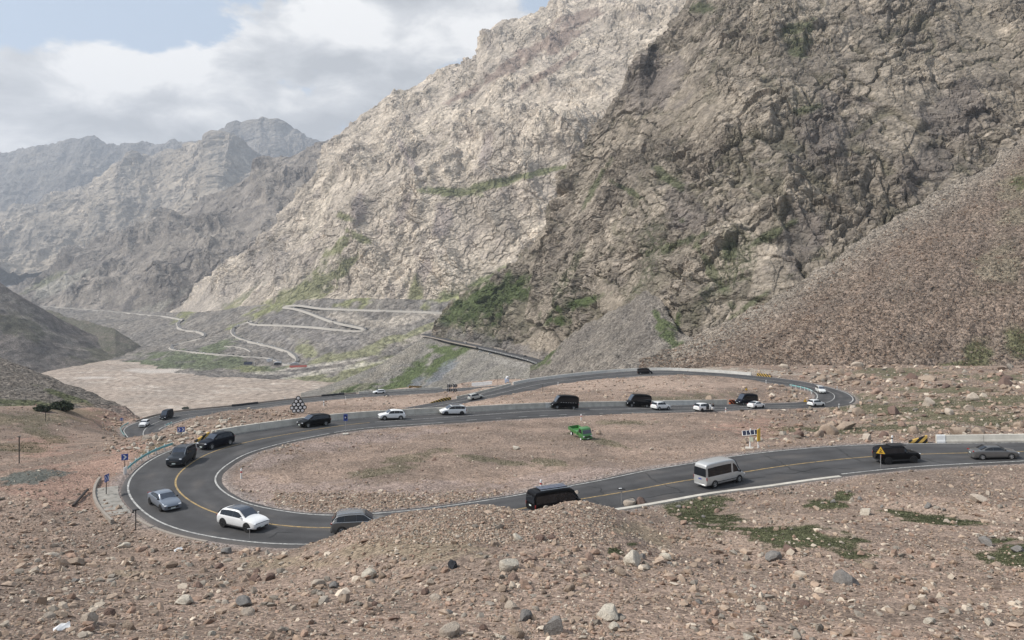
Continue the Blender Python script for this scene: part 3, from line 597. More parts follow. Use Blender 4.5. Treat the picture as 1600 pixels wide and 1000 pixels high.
# grey debris cone between cliff and rubble slope
V, X, Y_ = sheet([(x, [(b, yb), (t, yt)]) for x, b, t, yb, yt in ((828, 596, 572, 610, 690), (850, 598, 562, 560, 680), (900, 600, 518, 500, 660), (950, 600, 490, 470, 640), (985, 598, 468, 455, 632), (1010, 596, 452, 445, 620), (1035, 594, 470, 430, 575), (1060, 592, 520, 420, 520), (1110, 592, 545, 410, 450))], 260, 200, 828, 1110, back=(.1, 0))
h = fn(V, 18, 4, 61) * 2.6 + fn(V, 6, 3, 66) * .8 + np.sin(X * .12 + fn(V, 30, 3, 62) * 3) * .5
V[..., 2] += h; X, Y_ = pxpy(V); n = fn(V, 14, 4, 63)
col = tint(V, (.155, .137, .117), (.118, .105, .092), 25, 64)
col = blend(col, zone(X, Y_, [(1045, 525, 16, 40, -40), (1030, 500, 8, 24, -30), (850, 560, 30, 12, -40)], n) * .8, GREEN)
build_sheet("scree_slope", V, scree_m, col, smooth_=True)

# red-brown rubble slope on the right
V, X, Y_ = sheet([(x, [(b, 292), (t + (b - t) * .5, 292 + (yt - 292) * .36), (t, yt)]) for x, b, t, yt in ((1000, 592, 562, 380), (1050, 593, 546, 425), (1120, 593, 511, 440), (1200, 593, 471, 455), (1300, 593, 406, 480), (1400, 593, 340, 505), (1450, 593, 308, 520), (1500, 593, 278, 535), (1540, 593, 258, 545), (1580, 593, 226, 560), (1600, 593, 208, 565), (1780, 593, 60, 600))], 640, 480, 1000, 1780, back=(.1, 0))
h = fn(V, 40, 4, 71) * 1.6 + fn(V, 7, 3, 72) * .35; f, c, _t = facets(V.reshape(-1, 3) / 2.2, 73); h += (f.reshape(h.shape) * .55 + .1); h += fbm(np.stack([(V @ np.array((.78, -.6, 0))).ravel() / 9, (V @ np.array((-.6, -.78, 0))).ravel() / 70, 0 * h.ravel()], 1), 4, 77).reshape(h.shape) * .9; h += sstep(60, 0, Y_ - np.interp(X, (1050, 1200, 1400, 1540, 1600, 1780), (546, 471, 340, 258, 208, 60))) * fn(V, 16, 4, 79) * 2
f, c, _t = facets(V.reshape(-1, 3) / .95, 74); h += f.reshape(h.shape) * .22
V = displaced(V, h * sstep(594, 585, Y_)); X, Y_ = pxpy(V); n = fn(V, 16, 5, 75)
SV, SX, SY = V, X, Y_
col = tint(V, (.168, .129, .102), (.138, .11, .09), 40, 76)
al_, pe_ = V @ np.array((-.6, -.78, 0)), V @ np.array((.78, -.6, 0)); run = fbm(np.stack([pe_.ravel() / 7, al_.ravel() / 80, 0 * al_.ravel()], 1), 4, 78).reshape(X.shape)
col = blend(col, sstep(.05, .6, run) * .5, (.175, .142, .112)); col = blend(col, sstep(.1, .6, -run) * .4, (.095, .072, .056))
edge_ = sstep(0, 60, Y_ - np.interp(X, (1050, 1200, 1400, 1540, 1600, 1780), (546, 471, 340, 258, 208, 60)))
col = blend(col, (1 - edge_) * .8, (.205, .18, .15))
col = blend(col, zone(X, Y_, [(1300, 555, 240, 26, -4), (1150, 565, 120, 14, -6)], n) * .5, (.165, .125, .097))
col = blend(col, zone(X, Y_, [(1590, 290, 40, 36, 0), (1560, 420, 60, 40, -30), (1585, 340, 40, 20, 0)], n) * .7, (.15, .13, .095))
col = blend(col, zone(X, Y_, [(1390, 580, 90, 8, 0), (1530, 548, 26, 30, 0), (1500, 570, 60, 8, -6), (1590, 540, 30, 30, 0), (1598, 285, 20, 14, 0)], n) * .75, (.07, .075, .035))
build_sheet("scree_slope", V, scree_m, col)

# grey spur that carries the back road
SPX = [(470, 640, 614, 800, 850), (500, 640, 606, 790, 860), (540, 640, 592, 770, 900), (600, 640, 566, 740, 980), (640, 640, 541, 720, 1030), (662, 640, 526, 705, 1062), (675, 640, 527, 700, 1040), (690, 640, 530.5, 690, 1025), (715, 640, 537, 680, 975), (760, 640, 546, 660, 905), (805, 640, 557, 640, 838), (835, 640, 565.5, 625, 789), (862, 640, 574, 610, 748), (885, 640, 580, 600, 725), (930, 640, 590, 560, 700)]
V, X, Y_ = sheet([(x, [(b, yb), (t + (b - t) * .4, yt * .90), (t, yt)]) for x, b, t, yb, yt in SPX], 420, 170, 470, 930, back=(.12, 0))
rd = np.clip(np.min(np.abs(Y_ - np.interp(X, [c[0] for c in SPX], [c[2] for c in SPX])) / 12), 0, 1)
h = fn(V, 22, 4, 81) * 1.2 + np.abs(np.sin(X * .25 + Y_ * .18 + fn(V, 40, 3, 82) * 2.5)) * .8
V[..., 2] += h * sstep(4, 16, Y_ - np.interp(X, [c[0] for c in SPX], [c[2] for c in SPX])); X, Y_ = pxpy(V); n = fn(V, 18, 5, 83)
col = tint(V, (.175, .162, .14), (.145, .135, .122), 30, 84)
col = blend(col, zone(X, Y_, [(690, 565, 70, 16, -38), (640, 590, 60, 18, -40), (700, 548, 40, 8, 10), (610, 606, 40, 12, -30), (560, 606, 50, 8, -10)], n) * .9, (.062, .082, .03))
col = blend(col, zone(X, Y_, [(640, 555, 40, 12, -45), (590, 585, 60, 9, -40), (540, 604, 40, 5, -20)], n) * .5, (.21, .185, .15))
col = blend(col, zone(X, Y_, [(690, 582, 40, 9, -38), (650, 600, 30, 8, -38)], n) * .8, (.13, .135, .145))
col = blend(col, zone(X, Y_, [(795, 566, 50, 7, 12)], n * .2), (.20, .185, .165))
build_sheet("hill", V, scree_m, col, smooth_=True)

# dark slopes on the left
V, X, Y_ = sheet([(x, [(b, yb), (t, yt)]) for x, b, t, yb, yt in ((-200, 700, 350, 1100, 1650), (0, 618, 441, 1330, 1640), (30, 606, 460, 1370, 1660), (50, 600, 472, 1400, 1680), (80, 594, 489, 1450, 1720), (100, 590, 502, 1480, 1750), (160, 580, 531, 1600, 1840), (200, 570, 546, 1700, 1900), (232, 562, 558, 1780, 1920))], 260, 200, -200, 232, back=(.1, 0))
h = fn(V * np.array((1, .3, .3)), 40, 5, 91) * 4; V[..., 2] += h; X, Y_ = pxpy(V); n = fn(V, 30, 5, 92)
col = tint(V, (.13, .112, .098), (.105, .094, .085), 80, 93)
col = blend(col, zone(X, Y_, [(40, 500, 120, 10, 30), (20, 470, 60, 8, 30), (130, 545, 60, 8, 28)], n) * .6, (.18, .162, .14))
col = blend(col, zone(X, Y_, [(30, 510, 60, 20, 20), (170, 575, 70, 14, 10), (160, 555, 40, 14, 20)], n) * .7, (.072, .07, .045)); col = col * (1 + .45 * fn(V, 14, 4, 90) + .35 * fn(V * np.array((1, .25, .25)), 12, 3, 89))[..., None]
build_sheet("hill", V, scree_m, col, smooth_=True)
V, X, Y_ = sheet([(x, [(b, yb), (t, yt)]) for x, b, t, yb, yt in ((70, 600, 482, 1650, 2000), (110, 600, 497, 1620, 1950), (150, 596, 504, 1620, 1900), (180, 592, 515, 1640, 1850), (205, 588, 530, 1680, 1850), (235, 580, 551, 1720, 1860))], 160, 90, 70, 235, back=(.1, 0))
V[..., 2] += fn(V, 50, 4, 94) * 5; X, Y_ = pxpy(V)
build_sheet("hill", V, scree_m, tint(V, (.095, .09, .07), (.125, .11, .09), 40, 95, (.06, .066, .04)), smooth_=True)
V, X, Y_ = sheet([(x, [(b, yb), (t, yt)]) for x, b, t, yb, yt in ((-250, 700, 430, 210, 520), (-100, 690, 505, 225, 470), (0, 668, 556, 240, 440), (30, 664, 567, 245, 430), (60, 662, 580, 250, 415), (120, 660, 605, 255, 380), (160, 664, 621, 258, 350), (195, 668, 638, 262, 325), (225, 676, 658, 265, 300))], 300, 200, -250, 225, back=(.1, 0))
V[..., 2] += fn(V, 25, 5, 96) * 1.8 + fn(V, 5, 3, 97) * .3; X, Y_ = pxpy(V); n = fn(V, 12, 5, 98)
col = tint(V, (.115, .10, .086), (.092, .083, .073), 30, 99)
col = blend(col, zone(X, Y_, [(60, 640, 120, 16, 6), (110, 622, 60, 7, 20), (30, 650, 80, 10, 0)], n) * .8, (.055, .062, .028))
col = blend(col, zone(X, Y_, [(160, 648, 60, 18, 8)], n) * .7, (.175, .125, .105))
LV, LX, LY_ = V, X, Y_
build_sheet("hill", V, scree_m, col, smooth_=True)

# the terrain sheet itself
NFINE = 0
V = np.stack([TX, TY, TZ], -1); X, Y_ = PG, TPY
n = fbm(V.reshape(-1, 3) * (1, 1, 0) / 7, 5, 101).reshape(nW, nP); nf = fbm(V.reshape(-1, 3) * (1, 1, 0) / 120, 5, 102).reshape(nW, nP)
b1 = sstep(-.5, .6, fbm(V.reshape(-1, 3) * (1, 1, 0) / 14, 4, 103).reshape(nW, nP))
NEARC = np.array([.190, .142, .113], np.float32); NEARB = np.array([.132, .102, .083], np.float32)
col = NEARC + (NEARB - NEARC) * b1[..., None]
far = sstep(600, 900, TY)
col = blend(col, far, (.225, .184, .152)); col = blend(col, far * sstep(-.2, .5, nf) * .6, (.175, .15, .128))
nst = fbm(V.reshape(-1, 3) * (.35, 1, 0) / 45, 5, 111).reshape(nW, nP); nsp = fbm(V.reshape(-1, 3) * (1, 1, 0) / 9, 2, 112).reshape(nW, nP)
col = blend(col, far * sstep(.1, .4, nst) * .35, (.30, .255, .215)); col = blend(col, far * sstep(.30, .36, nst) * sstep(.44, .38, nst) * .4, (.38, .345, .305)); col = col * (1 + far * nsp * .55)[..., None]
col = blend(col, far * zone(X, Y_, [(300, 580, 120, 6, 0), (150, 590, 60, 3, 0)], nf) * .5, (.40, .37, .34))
nr = 1 - far
NFINE = fbm(V.reshape(-1, 3) * (1, 1, 0) / 1.6, 4, 107).reshape(nW, nP) * .75 + fbm(V.reshape(-1, 3) * (1, 1, 0) / 4, 3, 108).reshape(nW, nP) * .5
col = blend(col, nr * zone(X, Y_, [(120, 760, 160, 40, 0), (180, 720, 90, 26, -20), (1180, 668, 80, 16, 0), (60, 700, 60, 24, 0), (150, 640, 80, 30, 10)], n) * .6, (.215, .135, .105))
col = blend(col, nr * zone(X, Y_, [(600, 765, 250, 16, 0), (400, 770, 40, 40, 0), (900, 740, 120, 14, -8), (560, 690, 170, 12, -8), (430, 715, 60, 14, -20)], n) * .5, (.195, .155, .14))
col = blend(col, nr * zone(X, Y_, [(1500, 800, 200, 18, 5), (1240, 815, 120, 16, 8), (1120, 850, 140, 10, -4)], n) * .55, (.215, .165, .13)); col = blend(col, nr * sstep(.30, .36, np.abs(fbm(V.reshape(-1, 3) * (.25, 1, 0) / 6, 3, 113).reshape(nW, nP))) * .35, (.105, .08, .063))
grass = [(1095, 800, 62, 30, 18), (1060, 788, 36, 16, 0), (1270, 850, 110, 20, 8), (1240, 842, 60, 18, 0), (1330, 867, 60, 14, 5), (1590, 866, 60, 26, 10), (1470, 812, 70, 10, 6), (1420, 803, 40, 6, 10), (1580, 862, 40, 20, 15), (1560, 845, 30, 10, 0), (1320, 775, 20, 8, 0), (1290, 790, 40, 8, 0), (960, 862, 14, 7, 0), (990, 850, 12, 4, 0),
         (1390, 640, 140, 11, 4), (1560, 625, 80, 9, 0), (1480, 650, 120, 8, -3), (1330, 622, 60, 8, 0), (1560, 590, 80, 8, 0), (1500, 630, 110, 10, 0), (1540, 655, 130, 12, 3), (1300, 672, 90, 8, 0), (1400, 668, 90, 8, 0), (1240, 672, 40, 6, 0), (1480, 610, 100, 7, 0), (1060, 622, 90, 7, -4), (980, 660, 60, 4, 0), (650, 715, 60, 10, -10), (760, 718, 70, 5, 8), (860, 722, 40, 6, 10), (940, 690, 60, 5, 14), (600, 735, 50, 8, -10),
         (40, 655, 120, 12, 0), (110, 640, 60, 12, 10), (30, 700, 60, 10, 0), (60, 675, 50, 10, 20), (330, 688, 40, 8, -20), (240, 700, 50, 6, -30), (1400, 582, 90, 8, 0)]
gm = nr * zone(X, Y_, grass, n * 1.1, .45)
col = blend(col, gm * np.maximum(.45 + .5 * sstep(92, 80, TY), .7 * (X > 1225)), (.060, .064, .034))
col = blend(col, nr * zone(X, Y_, [(560, 860, 160, 20, -12), (700, 850, 140, 26, -6), (480, 880, 120, 14, 0), (200, 900, 60, 10, 0), (1000, 830, 80, 18, 10)], n) * .45, (.155, .13, .085))
col = blend(col, nr * zone(X, Y_, [(50, 746, 56, 11, -6)], n * .25, .15) * .9, (.072, .078, .07))
col = blend(col, nr * zone(X, Y_, [(760, 600, 150, 12, -4), (1000, 600, 200, 14, 0), (640, 628, 200, 10, 0)], n) * .6, (.27, .205, .165))
col = blend(col, nr * zone(X, Y_, [(1150, 580, 160, 6, 3)], n) * .6, (.25, .225, .19))
# verges: grey crushed stone along the asphalt
col = blend(col, sstep(2.4, .6, bestd + n * .8) * .7, (.165, .145, .135))
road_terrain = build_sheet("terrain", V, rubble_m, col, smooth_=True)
# everything lower and farther: one broad sheet out to the horizon
me = bpy.data.meshes.new("ground"); me.from_pydata([(-40000, -20000, -420), (40000, -20000, -420), (40000, 50000, -420), (-40000, 50000, -420)], [], [(0, 1, 2, 3)])
me.materials.append(paint("far_ground", (.17, .15, .13), .95)); tag(put(bpy.data.objects.new("ground", me)), kind='structure')
# ------------------------------------------------------------------ road surfaces
def asphalt_mat():
    s, m = newmat("asphalt"); o = s.n("ShaderNodeTexCoord").outputs["Object"]
    col = s.n("ShaderNodeAttribute", attribute_name="Col").outputs["Color"]
    k = s.math('MULTIPLY', s.rng(s.noise(o, .35, 6, .6), .3, .7, .82, 1.18), s.rng(s.noise(o, 14, 4, .7), .3, .7, .8, 1.2))
    s.bsdf(s.scale(col, k), .82, s.bump(s.noise(o, 30, 4, .7), .3, .01), 0, .25); return m
def marking_mat(name, c, worn):
    s, m = newmat(name); o = s.n("ShaderNodeTexCoord").outputs["Object"]
    f = s.rng(s.noise(o, 2.2, 8, .7), .5 - worn * .3, .72, 0, 1)
    s.bsdf(s.mix(f, c, (.075, .073, .072)), .75, None, 0, .25); return m
asph = asphalt_mat()
white_line, yellow_line = marking_mat("white_road_paint", (.55, .54, .51), .5), marking_mat("yellow_road_paint", (.50, .34, .13), .6)
def strip_mesh(name, lanes, mat, attrs=None):
    """lanes: list of (n,3) lines side by side -> one ruled sheet."""
    V = np.stack(lanes, 0); k, n = V.shape[:2]
    return raw_mesh(name, V.reshape(-1, 3), grid_faces(k, n), mat, True, attrs)
def road_surface(r, i0, i1, extra_l, extra_r, dz=0.0):
    ks = np.linspace(0, 1, 25); L = []; C = []
    n = i1 - i0; ii = np.arange(i0, i1)
    nz = fbm(np.stack([r.s[ii] / 9, 0 * ii, 0 * ii], 1), 3, 201)
    el = extra_l + nz * .25; er = extra_r + fbm(np.stack([r.s[ii] / 7, 0 * ii, 0 * ii + 9], 1), 3, 203) * .25
    for t in ks:
        off = (r.hl[ii] + el) * (1 - t) - (r.hr[ii] + er) * t
        W = r.c[ii].copy(); W[:, :2] += r.n[ii] * off[:, None]; W[:, 2] += dz - .25 * (t in (0, 1))
        L.append(W)
        # wheel tracks polished paler, edges dusty
        lt = 1 - np.clip(np.minimum(t, 1 - t) / .07, 0, 1)
        tr = math.exp(-((abs(abs(t - .5) - .25) - .10) / .045) ** 2)
        c = np.array([.058, .0565, .057]) * (1 + .16 * tr) ; c = c * (1 - .45 * lt) + np.array([.15, .13, .115]) * .45 * lt
        st_ = fbm(np.stack([r.s[ii] / 6, np.full(n, t * 5.), 0 * ii], 1), 4, 207); st2 = fbm(np.stack([r.s[ii] / 40, np.full(n, t * 9.), 0 * ii], 1), 3, 208)
        c = np.tile(c, (n, 1)) * (1 + .16 * st_ + .22 * st2)[:, None]; du = sstep(.25, .7, st_ + .35 * lt) * .3; C.append(c * (1 - du[:, None]) + np.array([.13, .112, .098]) * du[:, None])
    return put(bpy.data.objects.new("road", strip_mesh("road", L, asph, {"Col": np.concatenate(C)})))
tag(road_surface(rA, 0, 792, .75, .8), kind='structure')
tag(road_surface(rC, 0, len(rC.c), .3, .3, 1.2), kind='structure')
def mark(r, off, w, i0, i1, mat, dash=None):
    """Painted line at a lateral offset (function of sample or number)."""
    ii = np.arange(i0, i1); o = off(ii) if callable(off) else np.full(len(ii), float(off))
    segs = [ii] if dash is None else [ii[(r.s[ii] - r.s[ii[0]]) // dash % 2 == 0]]
    runs = [ii] if dash is None else np.split(segs[0], np.where(np.diff(segs[0]) > 1)[0] + 1)
    V, Fc = [], []
    for run in runs:
        if len(run) < 2: continue
        a = run - i0; b0 = len(V) * 0 + sum(len(v) for v in V)
        A, B = r.c[run].copy(), r.c[run].copy()
        A[:, :2] += r.n[run] * (o[a] + w / 2)[:, None]; B[:, :2] += r.n[run] * (o[a] - w / 2)[:, None]
        A[:, 2] += .012; B[:, 2] += .012
        V.append(np.vstack([A, B])); Fc.append(grid_faces(2, len(run)) + b0)
    tag(put(bpy.data.objects.new("road_markings", raw_mesh("road_markings", np.vstack(V), np.vstack(Fc), mat))), kind='structure')
mark(rA, 0, .20, 0, 172, yellow_line); mark(rA, 0, .2, 172, 300, white_line); mark(rA, 0, .2, 300, 420, white_line); mark(rA, 0, .22, 420, 790, white_line)
mark(rA, lambda i: rA.hl[i] - .1, .2, 0, 38, white_line); mark(rA, lambda i: rA.hl[i] - .1, .2, 88, 292, white_line); mark(rA, lambda i: -rA.hr[i] + .1, .19, 0, 160, white_line)
mark(rA, lambda i: -rA.hr[i] + .1, .2, 160, 184, white_line); mark(rA, lambda i: -rA.hr[i] + .9, .2, 188, 226, white_line, 2.6); mark(rA, lambda i: -rA.hr[i] + .6, .2, 226, 285, white_line)
mark(rA, lambda i: rA.hl[i] - .1, .32, 300, 344, white_line); mark(rA, lambda i: -rA.hr[i] + .1, .32, 304, 345, white_line); mark(rA, lambda i: -rA.hr[i] + .1, .2, 345, 480, white_line); mark(rA, lambda i: rA.hl[i] - .1, .2, 344, 480, white_line)
mark(rA, lambda i: rA.hl[i] - .1, .28, 584, 790, white_line); mark(rA, lambda i: -rA.hr[i] + .1, .28, 592, 790, white_line)
# sealed cracks in the near lanes
def on_road(px, py, r=rA, dz=0.0):
    i, off = r.find(px, py); w_ = r.at(i, off); w_[2] += dz; return w_
def ribbon(name, W, wd, mat, dz=.01, kind='structure'):
    W = np.asarray(W); t = np.gradient(W[:, :2], axis=0); t /= np.linalg.norm(t, axis=1)[:, None] + 1e-9
    n = np.stack([-t[:, 1], t[:, 0]], 1); A, B = W.copy(), W.copy(); A[:, :2] += n * wd / 2; B[:, :2] -= n * wd / 2; A[:, 2] += dz; B[:, 2] += dz
    o = put(bpy.data.objects.new(name, raw_mesh(name, np.vstack([A, B]), grid_faces(2, len(W)), mat))); return tag(o, kind=kind) if kind else o
tar = paint("crack_tar", (.012, .012, .012), .6)
for pl in ([(1006, 741), (1025, 750.5), (1050, 763), (1069, 771)], [(1194, 711.5), (1219, 722.5), (1240, 732), (1266, 741)], [(1209, 741), (1240, 738), (1287, 732), (1337, 733)], [(1006, 777), (1044, 772.5), (1069, 770)],
           [(917, 760), (937, 766), (942, 772)], [(928, 779), (939, 783.5), (937.5, 790)], [(984, 775.5), (989, 780)], [(1306, 700), (1330, 712), (1345, 722)], [(1441, 717), (1470, 728)], [(1130, 737), (1160, 748), (1195, 744)], [(352, 806), (366, 815), (372, 826)], [(238, 775), (262, 773)], [(420, 838), (435, 833), (452, 828)], [(1560, 716), (1580, 722)]):
    W = resample(np.array([on_road(*q) for q in pl]), .25); W[:, :2] += np.stack([perlin(W * .9, 5), perlin(W * .9, 6)], 1) * .35
    ribbon("road_crack", W, .11, tar)

# far switchbacks on the apron: benches cut in the slope with a pale parapet
road_far = paint("far_asphalt", (.15, .142, .135), .9); parapet_m = paint("parapet_concrete", (.36, .33, .29), .9)
def far_road(W, wd):
    t = np.gradient(W[:, :2], axis=0); t /= np.linalg.norm(t, axis=1)[:, None] + 1e-9
    n = np.stack([-t[:, 1], t[:, 0]], 1); n *= -np.sign(n[:, 1:2] + 1e-6)      # towards the valley
    def ln(o, z): q = W.copy(); q[:, :2] += n * o; q[:, 2] += z; return q
    tag(put(bpy.data.objects.new("road", strip_mesh("road", [ln(-wd / 2, .3), ln(wd / 2, .3)], road_far))), kind='structure')
    tag(put(bpy.data.objects.new("embankment", strip_mesh("embankment", [ln(wd / 2 - .2, .55), ln(wd / 2 + .5, .55), ln(wd / 2 + .8, -.6), ln(wd / 2 + 4, -3.5)], parapet_m))), kind='structure')
for W_, w_ in zip(FAR_LINES, FAR_WIDTHS): far_road(W_, w_)
D1, D2, D3, D4 = FAR_LINES
AX, AY_ = pxpy(AV)

# ------------------------------------------------------------------ small building kit
class MB:
    """Collects boxes, bars, lathes and panels, then links them as one mesh object."""
    def __init__(s): s.v, s.f, s.m = [], [], []
    def add(s, V, Fs, mi=0):
        b = len(s.v); s.v += [tuple(map(float, q)) for q in V]; s.f += [tuple(i + b for i in f) for f in Fs]; s.m += [mi] * len(Fs); return s
    def box(s, c, d, mi=0, rz=0, bev=0.0, ry=0):
        x, y, z = (q / 2 for q in d)
        if bev:
            b = min(bev, x * .9, y * .9, z * .9); V = []
            for sz, ins in ((-z, b), (-z + b, 0), (z - b, 0), (z, b)):
                X_, Y2 = x - ins, y - ins; k = b * (ins == 0)
                V += [(X_ - k, -Y2, sz), (X_, -Y2 + k, sz), (X_, Y2 - k, sz), (X_ - k, Y2, sz), (-X_ + k, Y2, sz), (-X_, Y2 - k, sz), (-X_, -Y2 + k, sz), (-X_ + k, -Y2, sz)]
            Fs = [tuple(reversed(range(8))), tuple(range(24, 32))] + [(l * 8 + i, l * 8 + (i + 1) % 8, l * 8 + 8 + (i + 1) % 8, l * 8 + 8 + i) for l in range(3) for i in range(8)]
        else:
            V = [(a * x, b_ * y, e_ * z) for e_ in (-1, 1) for a, b_ in ((-1, -1), (1, -1), (1, 1), (-1, 1))]
            Fs = [(3, 2, 1, 0), (4, 5, 6, 7), (0, 1, 5, 4), (1, 2, 6, 5), (2, 3, 7, 6), (3, 0, 4, 7)]
        R = Matrix.Rotation(rz, 3, 'Z') @ Matrix.Rotation(ry, 3, 'Y')
        return s.add([R @ Vector(q) + Vector(c) for q in V], Fs, mi)
    def tube(s, a, b, r, n=8, mi=0, r2=None):
        a, b = Vector(a), Vector(b); d = (b - a).normalized(); u = d.orthogonal().normalized(); v = d.cross(u); r2 = r if r2 is None else r2
        V = [a + (u * math.cos(2 * math.pi * i / n) + v * math.sin(2 * math.pi * i / n)) * r for i in range(n)] + [b + (u * math.cos(2 * math.pi * i / n) + v * math.sin(2 * math.pi * i / n)) * r2 for i in range(n)]
        return s.add(V, [(i, (i + 1) % n, n + (i + 1) % n, n + i) for i in range(n)] + [tuple(reversed(range(n))), tuple(range(n, 2 * n))], mi)
    def lathe(s, prof, axis='y', c=(0, 0, 0), n=20, mi=0):
        """prof [(radius, along)], revolved about an axis through c."""
        V, Fs = [], []
        for r, t in prof:
            for i in range(n):
                a = 2 * math.pi * i / n; p_ = (r * math.cos(a), r * math.sin(a))
                V.append((c[0] + p_[0], c[1] + t, c[2] + p_[1]) if axis == 'y' else (c[0] + t, c[1] + p_[0], c[2] + p_[1]) if axis == 'x' else (c[0] + p_[0], c[1] + p_[1], c[2] + t))
        for k in range(len(prof) - 1):
            for i in range(n): Fs.append((k * n + i, k * n + (i + 1) % n, (k + 1) * n + (i + 1) % n, (k + 1) * n + i))
        Fs.append(tuple(reversed(range(n)))); Fs.append(tuple(range((len(prof) - 1) * n, len(prof) * n)))
        return s.add(V, Fs, mi)
    def prism(s, outline, y0, y1, mi=0):
        """Outline [(x, z)] extruded along y."""
        n = len(outline); V = [(x, y0, z) for x, z in outline] + [(x, y1, z) for x, z in outline]
        return s.add(V, [tuple(range(n)), tuple(reversed(range(n, 2 * n)))] + [(i, n + i, n + (i + 1) % n, (i + 1) % n) for i in range(n)], mi)
    def mesh(s, name, mats, smooth_=False):
        me = bpy.data.meshes.new(name); me.from_pydata(s.v, [], s.f)
        for m in (mats if isinstance(mats, (list, tuple)) else [mats]): me.materials.append(m)
        me.polygons.foreach_set("material_index", s.m)
        bm = bmesh.new(); bm.from_mesh(me); bmesh.ops.recalc_face_normals(bm, faces=bm.faces); bm.to_mesh(me); bm.free()
        if smooth_:
            me.polygons.foreach_set("use_smooth", [True] * len(me.polygons)); me.set_sharp_from_angle(angle=math.radians(40))
        me.update(); return me
    def build(s, name, mats, parent=None, smooth_=False):
        return put(bpy.data.objects.new(name, s.mesh(name, mats, smooth_)), parent)
def empty(name, loc, rz=0.0, label=None, cat=None, group=None):
    o = put(bpy.data.objects.new(name, None)); o.location = loc; o.rotation_euler = (0, 0, rz); o.empty_display_size = .3
    return tag(o, label, cat, group)

# ------------------------------------------------------------------ barriers, guardrails
concrete = paint("barrier_concrete", (.52, .49, .43), .9, var=.2, vs=.7, dirt=.25, bumpy=.3)
concrete_pale = paint("barrier_concrete_pale", (.56, .54, .50), .9, var=.12, vs=.9)
white_paint = paint("white_barrier_paint", (.66, .66, .65), .8, vs=2)
def stripes(name, a, b, scale, slope=1.0):
    s, m = newmat(name); o = s.n("ShaderNodeTexCoord").outputs["UV"]
    sx = s.n("ShaderNodeSeparateXYZ"); s.l(o, sx.inputs[0])
    v = s.math('FRACT', s.math('MULTIPLY', s.math('ADD', sx.outputs[0], s.math('MULTIPLY', sx.outputs[1], slope)), scale), 0)
    s.bsdf(s.mix(s.math('GREATER_THAN', v, .5), a, b), .7); return m
yb_stripe = stripes("yellow_black_stripes", (.46, .30, .08), (.015, .015, .015), 1.0, -1.1)
rb_stripe = stripes("red_black_stripes", (.40, .10, .04), (.02, .015, .015), 1.0, 1.1)
def wall_seg(W, h0, h1, th, n_off, mat, name, parent):
    """Wall along line W (n,3): foot to top with a slightly battered face; uv in metres for stripes."""
    W = np.asarray(W, float); t = np.gradient(W[:, :2], axis=0); t /= np.linalg.norm(t, axis=1)[:, None] + 1e-9
    n = np.stack([-t[:, 1], t[:, 0]], 1); H = np.linspace(h0, h1, len(W)) if np.isscalar(h0) else h0
    secs = []
    for o, z in ((-th * .62, -.5), (-th * .62, .18), (-th * .5, .4), (-th * .38, 1), (th * .38, 1), (th * .5, -.5)):
        q = W.copy(); q[:, :2] += n * o; q[:, 2] += z * H if z == 1 else np.minimum(z, H * .98) if z > 0 else z; secs.append(q)
    V = np.stack(secs, 0); k, m = V.shape[:2]; Fc = grid_faces(k, m)
    idx = np.arange(k * m).reshape(k, m); Fl = [tuple(f) for f in Fc] + [tuple(idx[:, 0]), tuple(idx[::-1, -1])]
    me = bpy.data.meshes.new(name); me.from_pydata([tuple(v) for v in V.reshape(-1, 3)], [], Fl); me.materials.append(mat)
    s = np.r_[0, np.cumsum(np.linalg.norm(np.diff(W, axis=0), axis=1))]
    uv = me.uv_layers.new(name="UVMap"); vi = np.empty(len(me.loops), np.int32); me.loops.foreach_get("vertex_index", vi)
    U = np.stack([np.tile(s, k), V[..., 2].ravel() - np.tile(W[:, 2], k)], 1)[vi]; uv.data.foreach_set("uv", U.astype(np.float32).ravel())
    bm = bmesh.new(); bm.from_mesh(me); bmesh.ops.recalc_face_normals(bm, faces=bm.faces); bm.to_mesh(me); bm.free()
    return put(bpy.data.objects.new(name, me), parent)
def barrier(W, h, th, label, panel=6.0, mat=None, ends=(0, 0), end_mat=None, odd=None, group=None, name="concrete_barrier", cat="barrier"):
    """Run of cast panels with joints; ends = lengths of sloped striped end pieces."""
    W = resample(np.asarray(W, float), .5); root = empty(name, W[0], 0, label, cat, group)
    W = W - W[0]; i0, i1 = int(ends[0] / .5), len(W) - int(ends[1] / .5)
    if i0: wall_seg(W[:i0 + 1], .25, h, th, 0, end_mat, "striped_end", root)
    if i1 < len(W): wall_seg(W[i1 - 1:], h, .25, th, 0, end_mat, "striped_end", root)
    st = int(panel / .5); k = 0
    for a in range(i0, i1 - 2, st):
        b = min(a + st, i1 - 1); seg = W[a:b + 1].copy()
        if b - a < 2: continue
        d = seg[-1] - seg[-2]; seg[-1] -= d * .09
        wall_seg(seg, h, h, th, 0, (odd or {}).get(k, mat or concrete), "panel", root); k += 1
    return root
def off_line(r, i0, i1, off):
    ii = np.arange(i0, i1); o = off(ii); W = r.c[ii].copy(); W[:, :2] += r.n[ii] * o[:, None]; W[:, 2] -= .03; return W
def near_i(px, py, lo=0, hi=None, r=rA):
    hi = len(r.c) if hi is None else hi; c = r.c[lo:hi]
    return lo + int(np.hypot(800 + F * c[:, 0] / c[:, 1] - px, HZ - F * c[:, 2] / c[:, 1] - py).argmin())
def near_e(px, py, lo, hi, side, off=.6, r=rA):
    c = r.edge(off, None, lo, hi) if side > 0 else r.edge(None, off, lo, hi)
    return lo + int(np.hypot(800 + F * c[:, 0] / c[:, 1] - px, HZ - F * c[:, 2] / c[:, 1] - py).argmin())
iB0, iB1 = near_e(331, 683, 120, 200, 1), near_e(1141, 630, 200, 300, 1)
